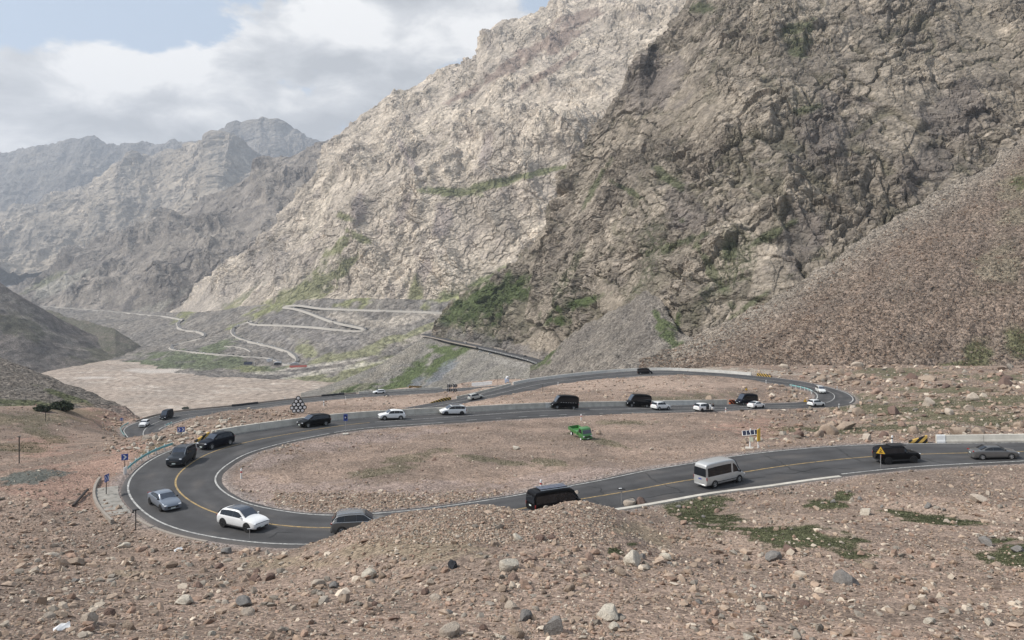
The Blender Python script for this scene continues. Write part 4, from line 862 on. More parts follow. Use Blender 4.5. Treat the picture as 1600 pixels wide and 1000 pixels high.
barrier(off_line(rA, iB0, iB1, lambda i: rA.hl[i] + .55), 1.12, .45, "long grey concrete barrier behind the queue of cars on the middle road", 7.5, ends=(0, 0), odd={9: concrete_pale, 12: concrete_pale, 13: concrete_pale, 14: concrete_pale})
# its striped end pieces stand as wedges of their own paint
barrier(off_line(rA, near_e(303, 692, 120, 190, 1), iB0, lambda i: rA.hl[i] + .55), 1.05, .45, "low yellow and black striped wedge at the hairpin end of the long barrier", 20, mat=yb_stripe, ends=(5, 0), end_mat=yb_stripe, name="striped_barrier_end")
barrier(off_line(rA, iB1, iB1 + 4, lambda i: rA.hl[i] + .55), 1.05, .45, "short red and black striped block where the long barrier ends beside a black van", 20, mat=rb_stripe, ends=(0, 1.5), end_mat=rb_stripe, name="striped_barrier_end")
iR = near_e(1453, 694, 0, 60, -1)
barrier(off_line(rA, 0, iR, lambda i: -rA.hr[i] - .75)[::-1], .95, .45, "pale concrete barrier with one white panel beside the dark grey saloon", 5.5, ends=(0, 0), odd={1: concrete, 0: concrete})
barrier(off_line(rA, iR, near_e(1414, 694, 0, 60, -1), lambda i: -rA.hr[i] - .75)[::-1], .95, .45, "yellow and black striped wedge starting the pale barrier on the upper right road", 20, mat=yb_stripe, ends=(3, 0), end_mat=yb_stripe, name="striped_barrier_end")
wp = off_line(rA, near_e(1481, 694, 0, 60, -1), near_e(1469, 694, 0, 60, -1) + 1, lambda i: -rA.hr[i] - .72); wp[:, 2] += .01
barrier(wp[::-1], .97, .53, "white painted block set in the pale barrier next to its striped wedge", 9, mat=white_paint, name="barrier_block")
i0, i1 = near_e(1172, 586, 340, 420, -1), near_e(800, 605, 420, 500, -1)
barrier(off_line(rA, i0, i1, lambda i: -rA.hr[i] - .9), .95, .5, "long pale parapet along the outer edge of the back road under the scree", 12, mat=concrete_pale)
barrier(off_line(rA, i0 - 7, i0 - 1, lambda i: -rA.hr[i] - .9), .95, .5, "yellow striped stub at the right end of the back road parapet", 20, mat=yb_stripe, ends=(2, 0), end_mat=yb_stripe, name="striped_barrier_end")
i2 = near_e(708, 625, 460, 530, -1)
barrier(off_line(rA, i1, i2, lambda i: -rA.hr[i] - .9), .8, .45, "grey parapet stretch running down beside the silver off-road car", 12)
barrier(off_line(rA, i2 + 1, i2 + 9, lambda i: -rA.hr[i] - .9), .9, .45, "yellow and black wedge lying at the lower end of the grey parapet", 20, mat=yb_stripe, ends=(0, 4), end_mat=yb_stripe, name="striped_barrier_end")
# lower road: parapet pieces on the valley side
i0, i1 = near_e(212, 660, 590, 640, 1), near_e(560, 615, 640, 720, 1)
barrier(off_line(rA, i0, i1, lambda i: rA.hl[i] + .7), .55, .4, "low earth-coloured parapet on the valley side of the lowest road", 12, mat=paint("dusty_concrete", (.27, .225, .19), .95))
barrier(off_line(rA, i1, near_i(700, 610, 700, 760), lambda i: rA.hl[i] + .7), .75, .45, "grey parapet beside the white car on the lowest road", 12)
dark_rail = paint("dark_rail", (.028, .028, .032), .6)
for (xa, xb, lb) in ((376, 418, "black rail on the valley parapet, nearer the two vans' bend"), (512, 547, "black rail on the valley parapet, closer to the small white car")):
    ia, ib = near_i(xa, 639 - (xa - 369) * .125, 620, 720), near_i(xb, 639 - (xb - 369) * .125, 620, 720)
    W = resample(off_line(rA, ia, ib, lambda i: rA.hl[i] + .35), 1.0); W[:, 2] += .25; root = empty("black_rail", W[0], 0, lb, "rail"); W = W - W[0]
    wall_seg(W, .55, .55, .16, 0, dark_rail, "rail", root)
    mb = MB()
    for q in W[::3]: MB().tube(q + (0, 0, -.6), q + (0, 0, .5), .06).build("post", dark_rail, root)
# near kerb on the right and round the hairpin
dusty = paint("dusty_kerb", (.27, .235, .20), .95)
def kerb(i0, i1, side, off, w_, h_, label, mat=concrete):
    o = (lambda i: rA.hl[i] + off) if side > 0 else (lambda i: -rA.hr[i] - off)
    W = off_line(rA, i0, i1, o); r0 = W[0].copy(); k = put(bpy.data.objects.new("kerb", wall_seg(resample(W, .6) - r0, h_, h_, w_, 0, mat, "kerb_tmp", None).data)); k.location = r0
    bpy.data.objects.remove(bpy.data.objects["kerb_tmp"]); return tag(k, kind='structure')
kerb(near_e(1312, 740, 0, 70, 1), near_e(944, 794, 40, 90, 1), 1, .95, .55, .16, "")
kerb(near_e(330, 845, 90, 120, 1), near_e(215, 800, 100, 130, 1), 1, 1.05, .3, .06, "", dusty)
# concrete drainage apron with its little wall outside the hairpin
ia, ib = near_e(212, 800, 100, 130, 1), near_e(198, 758, 105, 145, 1)
lanes = []; dusty_c = paint('weathered_concrete', (.27, .25, .22), .95, var=.3, vs=1.5, bumpy=.5)
for o, z in ((.9, .0), (1.6, .06), (2.4, .08), (3.1, .10)):
    W = off_line(rA, ia, ib, lambda i: rA.hl[i] + o); W = resample(W, .25); W[:, 2] += z + .09 * (np.arange(len(W)) // 3 % 2); lanes.append(W)
n_ = min(len(l) for l in lanes)
tag(put(bpy.data.objects.new("drainage_apron", strip_mesh("drainage_apron", [l[:n_] for l in lanes], dusty_c))), kind='structure')
barrier(off_line(rA, ia - 2, ib + 3, lambda i: rA.hl[i] + 3.3), .38, .3, "low pale kerb wall curving round the concrete apron at the hairpin", 4, mat=dusty, name="kerb_wall", cat="wall")
teal, teal_dark = paint("teal_rail_paint", (.20, .42, .42), .5), paint("teal_rail_dark", (.08, .22, .24), .5)  # second, darker teal of the two-tone rail; not assigned
post_white = paint("white_post_paint", (.70, .70, .68), .6, dirt=.4)
def guardrail(W, label, h=.75, sp=2.0):
    W = resample(np.asarray(W, float), .5); root = empty("guardrail", W[0], 0, label, "guardrail"); W = W - W[0]
    t = np.gradient(W[:, :2], axis=0); t /= np.linalg.norm(t, axis=1)[:, None]; n = np.stack([-t[:, 1], t[:, 0]], 1)
    L = []
    for o, z in ((0, h), (-.05, h - .05), (.02, h - .12), (.02, h - .16), (-.05, h - .23), (0, h - .30)):
        q = W.copy(); q[:, :2] += n * o; q[:, 2] += z; L.append(q)
    r = put(bpy.data.objects.new("rail", strip_mesh("rail", L, teal)), root)
    sm_ = r.modifiers.new("thick", 'SOLIDIFY'); sm_.thickness = .025
    for k in range(0, len(W), int(sp / .5)):
        q = W[k] + np.r_[n[k] * .14, 0]
        MB().tube(q + (0, 0, -.4), q + (0, 0, h + .12), .09, 10).build("post", post_white, root, True)
guardrail(off_line(rA, near_e(202, 737, 110, 150, 1), near_e(286, 697, 120, 160, 1), lambda i: rA.hl[i] + .8), "teal crash rail on white posts round the left of the near hairpin")
guardrail(off_line(rA, near_e(201, 679, 572, 600, 1), near_e(205, 664, 585, 615, 1), lambda i: rA.hl[i] + .7), "teal crash rail round the lower hairpin above the river flats", sp=2.5)
guardrail(off_line(rA, near_e(258, 671, 596, 640, -1), near_e(270, 663, 600, 645, -1), lambda i: -rA.hr[i] - .7), "short pale crash rail on the inner side of the lower hairpin", sp=2)
guardrail(off_line(rA, near_e(1272, 613, 315, 350, 1), near_e(1232, 602, 330, 370, 1), lambda i: rA.hl[i] + .8), "grey white crash rail on the inside of the far right hairpin", sp=2.5)
# back road under the cliff: parapet of black and white blocks
blk_b = stripes("black_white_blocks", (.36, .36, .355), (.02, .02, .02), .33, 0)
def cliffside(i0, i1, off, h, label, mat): barrier(np.stack([rC.at(i, off) for i in range(i0, i1)]) + (0, 0, 1.2), h, .9, label, 14, mat=mat)
ca, cb = near_i(850, 568, 0, 60, rC), near_i(755, 544.5, 0, 120, rC)
cliffside(min(ca, cb), max(ca, cb), rC.hl[0] + .6, .75, "black and white block parapet below the cliff road", blk_b)
cliffside(max(ca, cb) + 1, near_i(664, 524.5, 60, len(rC.c), rC), rC.hl[0] + .6, .8, "pale parapet leading round the cliff corner", dusty)
cliffside(0, near_i(715, 535, 40, len(rC.c), rC), -rC.hr[0] - .8, 1.5, "pale wall between the cliff road and the rock", dusty)

# ------------------------------------------------------------------ haze over the whole valley
s, hz = newmat("haze"); pv = s.n("ShaderNodeVolumePrincipled"); pv.inputs["Density"].default_value = 8.0e-5; pv.inputs["Color"].default_value = (.84, .90, 1.0, 1); pv.inputs["Anisotropy"].default_value = .3
s.l(pv.outputs[0], s.out.inputs["Volume"])
mb = MB(); mb.box((0, 6500, 550), (16000, 13400, 1942)); tag(mb.build("haze", hz), kind='stuff')
# ------------------------------------------------------------------ vehicles
def car_paint(name, col, metal=0.0, rough=.32, coat=.6, dirt=.42): return paint(name, col, rough, metal, .5 if coat > .4 else .12, var=.05, vs=1.2, coat=coat, dirt=dirt)
PAINT = dict(white=car_paint("white_car_paint", (.74, .74, .73)), black=car_paint("black_car_paint", (.005, .005, .006), 0, .4, .03, .08), navy=car_paint("blue_black_car_paint", (.006, .0075, .013), 0, .38, .05, .08),
             silver=car_paint("silver_car_paint", (.46, .46, .45), .35, .38), bluegrey=car_paint("blue_grey_car_paint", (.17, .195, .235), .35, .34), grey=car_paint("grey_car_paint", (.125, .125, .125), .35, .35),
             dgrey=car_paint("dark_grey_car_paint", (.030, .034, .040), .2, .38, .2, .2), pearl=car_paint("pearl_car_paint", (.62, .62, .60)), sand=car_paint("pale_silver_car_paint", (.50, .50, .46), .2, .4), green=car_paint("green_truck_paint", (.045, .175, .042), 0, .45))
glass = paint("car_glass", (.012, .014, .018), .06, 0, .5, var=.02)
glass_b = paint("windscreen_glass_sky_tint", (.045, .055, .075), .06, 0, .6, var=.15)  # blue-grey sky reflection put into the base colour
tyre_m = paint("tyre_rubber", (.018, .017, .016), .85); plastic = paint("black_plastic", (.02, .02, .021), .6)
rim_s = paint("alloy_rim", (.40, .40, .40), .35, .6); rim_d = paint("dark_rim", (.04, .04, .042), .4, .5); chrome = paint("chrome_trim", (.6, .6, .6), .2, .9)
lamp_w = paint("headlamp_glass", (.70, .72, .74), .15, 0, .6); lamp_r = paint("tail_lamp_glass", (.22, .015, .012), .2, 0, .6)
plate_w = paint("plate_pale", (.60, .66, .62), .5); plate_b = paint("plate_blue", (.03, .06, .30), .5)
BODY = {   # (x fraction from the tail, belt height, roof height, width) as fractions
    'suv': [(0, .50, .505, .84), (.012, .58, .60, .93), (.03, .615, .74, .965), (.085, .63, .90, .985), (.15, .635, .965, 1), (.30, .63, 1, 1), (.48, .625, 1, 1), (.57, .62, .975, 1), (.735, .61, .635, 1), (.85, .585, .60, .99), (.94, .53, .54, .95), (.985, .45, .455, .88), (1, .36, .365, .80)],
    'sedan': [(0, .50, .505, .80), (.015, .61, .615, .91), (.05, .67, .68, .955), (.12, .69, .70, .985), (.17, .69, .72, 1), (.33, .675, .965, 1), (.42, .67, 1, 1), (.54, .66, .99, 1), (.60, .655, .955, 1), (.75, .64, .66, 1), (.86, .60, .61, .985), (.95, .53, .535, .93), (.985, .45, .455, .86), (1, .36, .365, .78)],
    'fastback': [(0, .52, .525, .82), (.015, .62, .625, .92), (.05, .665, .675, .96), (.10, .68, .71, .985), (.20, .68, .84, 1), (.33, .67, .965, 1), (.43, .665, 1, 1), (.54, .66, .99, 1), (.60, .65, .955, 1), (.75, .635, .655, 1), (.86, .60, .61, .985), (.95, .53, .535, .94), (.985, .45, .455, .87), (1, .36, .365, .80)],
    'mpv': [(0, .48, .485, .87), (.012, .58, .62, .94), (.035, .60, .86, .97), (.085, .605, .965, .99), (.3, .605, 1, 1), (.5, .60, 1, 1), (.60, .595, .965, 1), (.79, .575, .60, 1), (.89, .53, .54, .97), (.965, .45, .455, .9), (1, .34, .345, .80)],
    'van': [(0, .38, .385, .92), (.006, .46, .88, .95), (.025, .46, .975, .985), (.3, .46, 1, 1), (.6, .46, 1, 1), (.70, .455, .975, 1), (.765, .45, .86, 1), (.875, .425, .45, .99), (.94, .38, .39, .965), (.985, .30, .305, .9), (1, .22, .225, .82)],
    'box': [(0, .50, .51, .92), (.008, .60, .80, .96), (.03, .62, .965, .985), (.3, .62, 1, 1), (.53, .62, 1, 1), (.61, .615, .975, 1), (.705, .605, .625, 1), (.87, .595, .605, 1), (.965, .57, .575, .97), (.99, .49, .495, .93), (1, .38, .385, .88)]}
PANES = {'suv': [(.105, .232), (.237, .435), (.440, .69)], 'sedan': [(.23, .435), (.44, .71)], 'fastback': [(.20, .435), (.44, .71)], 'mpv': [(.07, .228), (.233, .467), (.472, .74)], 'van': [(.03, .228), (.233, .438), (.443, .632), (.64, .83)], 'box': [(.05, .232), (.237, .437), (.442, .68)]}
ROOF = {'suv': .74, 'sedan': .72, 'fastback': .72, 'mpv': .80, 'van': .86, 'box': .83}
class Shape:
    def __init__(s, kind, L, W, H):
        s.k, s.L, s.W, s.H = kind, L, W, H; b = np.array(BODY[kind]); s.b = b; s.x = (b[:, 0] - .5) * L
    def belt(s, x): return np.interp(x, s.x, s.b[:, 1]) * s.H
    def roof(s, x): return np.interp(x, s.x, s.b[:, 2]) * s.H
    def w(s, x): return np.interp(x, s.x, s.b[:, 3]) * s.W / 2
    def y(s, x, z):
        zb, zr = s.belt(x), s.roof(x); t = np.clip((z - zb) / max(zr - zb, .05), 0, 1)
        return s.w(x) * (.955 + (ROOF[s.k] - .955) * t)
def body_mesh(sh, z0):
    N_ = 9; V = []; n = len(sh.x)
    for i in range(n):
        x, w_, zs, zr = sh.x[i], sh.w(sh.x[i]), sh.belt(sh.x[i]), sh.roof(sh.x[i]); lift = .06 if i in (0, n - 1) else 0
        zb = z0 + lift; hgt = zr - zs; wr = w_ * (ROOF[sh.k] if hgt > .2 else .955 - (.955 - ROOF[sh.k]) * hgt / .2)
        if hgt < .08: half = [(w_ * .86, zb), (w_ * .975, zb + .07), (w_, zb + .5 * (zs - zb)), (w_ * .99, zs - .09), (w_ * .955, zs - .01), (w_ * .86, zs + .01), (w_ * .62, zs + .03), (w_ * .3, zs + .045), (0, zs + .05)]
        else: half = [(w_ * .86, zb), (w_ * .975, zb + .07), (w_, zb + .5 * (zs - zb)), (w_ * .99, zs - .09), (w_ * .955, zs), (w_ * .955 + (wr - w_ * .955) * .5, zs + hgt * .5), (wr, zr - min(.09, hgt * .3) * (.6 if sh.k in ('van', 'box') else 1)), (wr * (.93 if sh.k in ('van', 'box') else .86), zr - .005), (0, zr + .025)]
        V += [(x, y, z) for y, z in half] + [(x, -y, z) for y, z in reversed(half[:-1])]
    m = 2 * N_ - 1; Fs = []
    for i in range(n - 1):
        for j in range(m - 1): Fs.append((i * m + j, i * m + j + 1, (i + 1) * m + j + 1, (i + 1) * m + j))
        Fs.append((i * m + m - 1, i * m, (i + 1) * m, (i + 1) * m + m - 1))
    for b in (0, (n - 1) * m):
        for j in range(N_ - 1): Fs.append((b + j, b + j + 1, b + m - 2 - j, b + m - 1 - j) if j < N_ - 2 else (b + j, b + j + 1, b + j + 2))
    mb = MB(); mb.add(V, Fs); return mb
def panel(fn_, nu, nv, name, mat, parent, thick=.02):
    """Small curved panel from a function of (u, v)."""
    V = [fn_(u, v) for v in np.linspace(0, 1, nv) for u in np.linspace(0, 1, nu)]
    mb = MB(); mb.add(V, [tuple(f) for f in grid_faces(nv, nu)]); return mb.build(name, mat, parent, True)
def vehicle(name, kind, L, W, H, col, loc, head, label, cat, group=None, pitch=0.0, wheel_r=.36, wb=(.19, .81), rim=None, z0=.24, clad=False, rails=False, glass_roof=None, low=None, plate=plate_w, front_detail='bar', extra=None, panes=None, win_top=.10, lod=2, door_open=False):
    root = empty(name, loc, 0, label, cat, group); root.rotation_euler = (0, -pitch, head)
    sh = Shape(kind, L, W, H); p = PAINT[col] if isinstance(col, str) else col
    b = body_mesh(sh, z0).build("body", p, root, False); b.data.polygons.foreach_set("use_smooth", [True] * len(b.data.polygons))
    ss = b.modifiers.new("round", 'SUBSURF'); ss.levels = ss.render_levels = lod
    # glass
    up = lambda x: sh.roof(x) - (.13 if kind != 'van' else H * .17)
    lo_ = lambda x: sh.belt(x) + .05
    for a, c in (panes if panes is not None else PANES[kind]):
        for sd in (1, -1):
            xs = np.linspace((a - .5) * L, (c - .5) * L, 9); xs = [x for x in xs if up(x) - lo_(x) > .04]
            if len(xs) < 2: continue
            V = []
            for t in (0, .5, 1):
                for x in xs: z = lo_(x) + (up(x) - lo_(x)) * t; V.append((x, sd * (sh.y(x, z) + .012), z))
            mb = MB(); mb.add(V, [tuple(f) for f in grid_faces(3, len(xs))]); mb.build("side_window", glass, root, True)
    i_c = max(i for i in range(len(sh.b)) if sh.b[i, 2] - sh.b[i, 1] > .08); xa, xb = sh.x[i_c], sh.x[i_c + 1]      # roof front, cowl
    if kind == 'van': xa = sh.x[i_c - 1] + .1
    def screen(xt, xl, off, wd=.90):
        def f(u, v):
            x = xl + (xt - xl) * (.06 + .86 * v); z = sh.roof(x) + .022; y = (u * 2 - 1) * (sh.y(x, sh.roof(x) - .02) * wd + .02)
            return (x + off * (1 - .5 * (u * 2 - 1) ** 2), y, z + .02 * (1 - (u * 2 - 1) ** 2))
        return f
    panel(screen(xa, xb, .02), 7, 5, "windscreen", glass_b, root)
    rr = [i for i in range(len(sh.b) // 2) if sh.b[i, 2] - sh.b[i, 1] > .08]; i_r = rr[0]
    if kind in ('sedan', 'fastback'):
        j = next(i for i in range(len(sh.b)) if sh.b[i, 2] > .955); k0 = j - 1 if kind == 'sedan' else j - 2
        panel(screen(sh.x[j], sh.x[k0], -.02), 7, 5, "rear_window", glass, root)
    else:
        zt, zl = H * (.90 if kind != 'van' else .80), sh.belt(sh.x[2]) + .06
        def frw(u, v):
            z = zl + (zt - zl) * v; xs_ = np.interp(z, sh.roof(sh.x[:5]) + np.arange(5) * 1e-4, sh.x[:5]); return (xs_ - .035, (u * 2 - 1) * (sh.y(sh.x[3], z) * .90), z + .005)
        panel(frw, 5, 4, "rear_window", glass, root)
    if glass_roof: panel(lambda u, v: ((glass_roof[0] - .5) * L + (glass_roof[1] - glass_roof[0]) * L * v, (u * 2 - 1) * sh.W / 2 * ROOF[kind] * .84, sh.roof((glass_roof[0] - .5 + (glass_roof[1] - glass_roof[0]) * v) * L) + .014 + .014 * (1 - (u * 2 - 1) ** 2)), 7, 7, "glass_roof", glass_b, root)
    # wheels
    for fx in wb:
        x = (fx - .5) * L
        for sd in (1, -1):
            yw = sh.w(x)
            mb = MB(); n = 22; c = (x, 0, wheel_r)
            pts = [(x + wheel_r * 1.17 * math.cos(t), wheel_r + wheel_r * 1.17 * math.sin(t)) for t in np.linspace(-.32, math.pi + .32, n)]
            mb.prism(pts, sd * (yw - .10), sd * (yw + .004)); mb.build("wheel_arch", plastic, root)
            mb = MB(); r = wheel_r
            mb.lathe([(r * .62, -.11), (r * .93, -.11), (r, -.07), (r, .07), (r * .93, .11), (r * .66, .112), (r * .66, .03)], 'y', (0, 0, 0), 24)
            ty = mb.build("wheel", tyre_m, root, True); ty.location = (x, sd * (yw - .085), wheel_r); 
            if sd < 0: ty.rotation_euler = (0, 0, math.pi)
            mb = MB(); mb.lathe([(r * .65, .05), (r * .66, .10), (r * .60, .112), (r * .56, .07), (.07, .06), (.06, .115), (.02, .12)], 'y', (0, 0, 0), 24)
            for k in range(5):
                a = k * 2 * math.pi / 5; mb.box((math.cos(a) * r * .34, .095, math.sin(a) * r * .34), (r * .52, .03, .075), 0, 0, .008, -a)
            mb.build("rim", rim or rim_s, ty, True)
    # lamps, grille, plates, mirrors
    xf, xr = L / 2, -L / 2
    zh = sh.belt(xf - .12) + .0
    for sd in (1, -1):
        x = xf - .11; mb = MB(); mb.box((x, sd * sh.w(x) * .80, zh - .035), (.20, W * .15, .10), 0, -sd * .35, .03); mb.build("headlight", lamp_w, root, True)
        x = xr + .05; zt_ = sh.belt(sh.x[2]) - (.05 if kind not in ('van', 'mpv', 'box') else .12)
        if kind in ('van', 'box', 'mpv'): mb = MB(); mb.box((x + .02, sd * sh.w(x + .06) * .955, zt_ - .05), (.10, .12, .36), 0, 0, .03)
        else: mb = MB(); mb.box((x + .05, sd * sh.w(x + .05) * .78, zt_), (.16, W * .20, .12), 0, sd * .3, .03)
        mb.build("tail_light", lamp_r, root, True)
        xm = xb - (.30 if kind != 'van' else .28); zm = sh.belt(xm) + .09; ym = sh.y(xm, zm)
        mb = MB(); mb.box((xm, sd * (ym + .13), zm + .03), (.13, .20, .15 if kind != 'van' else .28), 0, sd * .2, .04); mb.box((xm + .02, sd * (ym + .02), zm - .02), (.06, .12, .05)); mb.build("wing_mirror", p if kind != 'van' and col in ('white', 'pearl') else plastic, root, True)
    zg = sh.belt(xf) * .82
    if front_detail == 'grille': mb = MB(); mb.box((xf - .01, 0, zg + .06), (.06, W * .56, H * .11), 0, 0, .02); mb.build("grille", plastic, root, True)
    if front_detail == 'bar': mb = MB(); mb.box((xf - .012, 0, z0 + .14), (.06, W * .66, H * .085), 0, 0, .02); mb.build("grille", plastic, root, True)
    if front_detail == 'light_bar': mb = MB(); mb.box((xf - .035, 0, zh - .05), (.06, W * .74, .05), 0, 0, .015); mb.build("light_bar", rim_d, root, True); mb = MB(); mb.box((xf - .012, 0, z0 + .13), (.06, W * .64, H * .09), 0, 0, .02); mb.build("grille", plastic, root, True)
    mb = MB(); mb.box((xf + .028, 0, z0 + .20), (.012, .44, .13)); mb.build("licence_plate", plate, root)
    mb = MB(); mb.box((xr - .018, 0, sh.belt(sh.x[1]) * .80), (.012, .44, .13)); mb.build("licence_plate", plate, root)
    if clad:   # dark sills and bumpers
        mb = MB()
        for sd in (1, -1): mb.box((0, sd * (W / 2 - .045), z0 + .06), (L * .56, .10, .16), 0, 0, .03)
        mb.box((xr + .06, 0, z0 + .09), (.16, W * .80, .17), 0, 0, .04); mb.build("sill_cladding", plastic, root, True)
    if low is not None:
        mb = MB()
        for sd in (1, -1): mb.box((0, sd * (W / 2 - .035), z0 + .19), (L * .60, .09, .40), 0, 0, .03)
        mb.box((xr + .05, 0, z0 + .25), (.14, W * .84, .48), 0, 0, .04); mb.build("lower_panel", low, root, True)
    if rails:
        for sd in (1, -1):
            mb = MB(); xs = np.linspace(sh.x[3] + .15, sh.x[6] + .1, 7); y = sd * W / 2 * ROOF[kind] * .90
            for a_, b_ in zip(xs[:-1], xs[1:]): mb.tube((a_, y, sh.roof(a_) + .06), (b_, y, sh.roof(b_) + .06), .022, 8)
            for a_ in (xs[0], xs[3], xs[-1]): mb.tube((a_, y, sh.roof(a_) - .03), (a_, y, sh.roof(a_) + .06), .022, 8)
            mb.build("roof_rail", chrome if col not in ('black', 'navy') else plastic, root, True)
    if extra: extra(root, sh, p)
    return root
def place(px, py, way=1, turn=0.0, dz=.012, r=rA, lo=0, hi=None):
    """Spot on the road seen at a pixel: location, heading of travel (way -1: against it), slope."""
    best = None; hi = len(r.c) if hi is None else hi
    for off in np.arange(-6.5, 6.6, .15):
        W = r.c[lo:hi].copy(); W[:, :2] += r.n[lo:hi] * off
        d = np.hypot(800 + F * W[:, 0] / W[:, 1] - px, HZ - F * W[:, 2] / W[:, 1] - py); d[(off > r.hl[lo:hi] + .4) | (off < -r.hr[lo:hi] - .4)] += 60
        i = int(d.argmin())
        if best is None or d[i] < best[0]: best = (d[i], i + lo, off)
    _, i, off = best; a, b = max(i - 2, 0), min(i + 2, len(r.c) - 1)
    sl = (r.c[b, 2] - r.c[a, 2]) / (r.s[b] - r.s[a]); h = math.atan2(r.t[i, 1], r.t[i, 0])
    if way < 0: h += math.pi; sl = -sl
    L_ = r.at(i, off); return (L_[0], L_[1], L_[2] + dz), h + math.radians(turn), math.atan(sl)
def V_(name, kind, dims, col, px, py, way, label, cat, turn=0, **kw):
    dims = (dims[0] * 1.05, dims[1] * 1.05, dims[2] * 1.07); kw['wheel_r'] = kw.get('wheel_r', .36) * 1.05
    lo, hi = kw.pop('seg', (0, None)); loc, h, sl = place(px, py, way, turn, lo=lo, hi=hi)
    return vehicle(name, kind, *dims, col, loc, h, label, cat, pitch=sl, **kw)
QG = "cars queuing down the switchback road"
# --- near road
def minibus_bits(root, sh, p):
    mb = MB()
    for sd in (1, -1): mb.box((.25, sd * (sh.W / 2 + .003), .62), (4.2, .03, .07), 0, 0, .01)
    mb.build("side_moulding", plastic, root); mb = MB(); mb.box((-sh.L / 2 + .02, 0, .40), (.16, 1.7, .16), 0, 0, .04); mb.build("rear_bumper", p, root, True)
    mb = MB(); mb.box((-sh.L / 2 + .10, 0, 2.40), (.06, .5, .07), 0, 0, .02); mb.build("roof_lamp", lamp_r, root, True)
V_("minibus", 'van', (5.9, 1.95, 2.60), 'silver', 1126, 753, -1, "silver high-roof minibus with long black side windows on the near road", "minibus", seg=(20, 80), wheel_r=.385, wb=(.20, .82), plate=plate_b, z0=.30, rim=rim_s, extra=minibus_bits, panes=[(.045, .625), (.67, .84)], turn=11)
def spare(root, sh, p):
    mb = MB(); mb.lathe([(.20, -.10), (.34, -.10), (.36, 0), (.34, .10), (.12, .11)], 'x', (-sh.L / 2 - .10, .12, .95), 22); mb.build("spare_wheel", tyre_m, root, True)
    mb = MB(); mb.box((.0, 0, sh.H + .06), (1.9, 1.15, .06), 0, 0, .02); mb.build("roof_rack", plastic, root, True)
V_("off_road_car", 'box', (4.75, 1.95, 1.88), 'black', 1402, 720, -1, "black boxy off-road car behind the yellow triangular warning sign", "off-road car", seg=(0, 60), wheel_r=.40, rim=rim_d, z0=.36, clad=True, rails=True, extra=spare)
V_("saloon_car", 'sedan', (4.87, 1.84, 1.48), 'grey', 1553, 714, -1, "dark grey saloon with silver wheels beside the pale concrete barrier", "car", seg=(0, 40), wheel_r=.335, rim=rim_s, z0=.20)
def solar_roof(root, sh, p):
    mb = MB()
    for k in range(5): mb.box((-1.75 + k * .62, .05, sh.H + .06), (.58, .95, .035), 0, 0, .008)
    mb.build("solar_panel", paint("solar_film", (.10, .12, .17), .25, .2), root); mb = MB()
    for sd in (1, -1): mb.tube((-2.2, sd * .74, sh.H + .05), (1.3, sd * .74, sh.H + .05), .03)
    mb.build("roof_rail", chrome, root)
V_("camper_van", 'van', (5.6, 2.0, 2.15), 'black', 871, 793, 1, "black van with a panelled roof and bright rail half hidden by the rubble lip", "van", seg=(60, 90), turn=180, extra=solar_roof, z0=.30)
def chrome_line(root, sh, p):
    for sd in (1, -1):
        V = []; xs = np.linspace(sh.x[2] + .12, sh.x[-5] - .2, 16)
        mb = MB()
        for a_, b_ in zip(xs[:-1], xs[1:]):
            za, zb = sh.roof(a_) - .09, sh.roof(b_) - .09
            if min(za - sh.belt(a_), zb - sh.belt(b_)) > .02: mb.tube((a_, sd * (sh.y(a_, za) + .015), za), (b_, sd * (sh.y(b_, zb) + .015), zb), .025, 6)
            mb.tube((a_, sd * (sh.y(a_, sh.belt(a_)) + .02), sh.belt(a_) + .01), (b_, sd * (sh.y(b_, sh.belt(b_)) + .02), sh.belt(b_) + .01), .022, 6)
        mb.build("window_trim", chrome, root, True)
V_("estate_car", 'suv', (5.0, 1.98, 1.76), 'grey', 557, 829, -1, "two-tone grey off-road car with pale window trim behind the rubble lip", "car", seg=(84, 100), wheel_r=.38, low=plastic, rails=True, extra=chrome_line)
V_("crossover_car", 'suv', (4.92, 1.98, 1.68), 'white', 380, 822, -1, "white crossover with black glass roof and dark wheels on the near hairpin", "car", seg=(95, 118), turn=-4, wheel_r=.40, rim=rim_d, z0=.27, glass_roof=(.20, .60), front_detail='light_bar', clad=True)
V_("saloon_car", 'fastback', (4.78, 1.86, 1.50), 'bluegrey', 257, 789, 1, "blue-grey saloon facing the camera at the left end of the hairpin", "car", seg=(105, 135), turn=180 + 3, wheel_r=.34, rim=rim_d, front_detail='grille')
V_("off_road_car", 'box', (5.05, 2.02, 1.96), 'dgrey', 284, 723, -1, "dark grey boxy off-road car coming down next to the teal crash rail", "off-road car", seg=(120, 150), wheel_r=.40, rim=rim_d, z0=.34, front_detail='grille', rails=True, turn=0)
V_("off_road_car", 'suv', (4.95, 1.96, 1.80), 'navy', 338, 698, -1, "blue-black off-road car beside the yellow and black barrier wedge", "off-road car", seg=(130, 165), wheel_r=.37, rim=rim_s, front_detail='grille', rails=True, turn=-6)
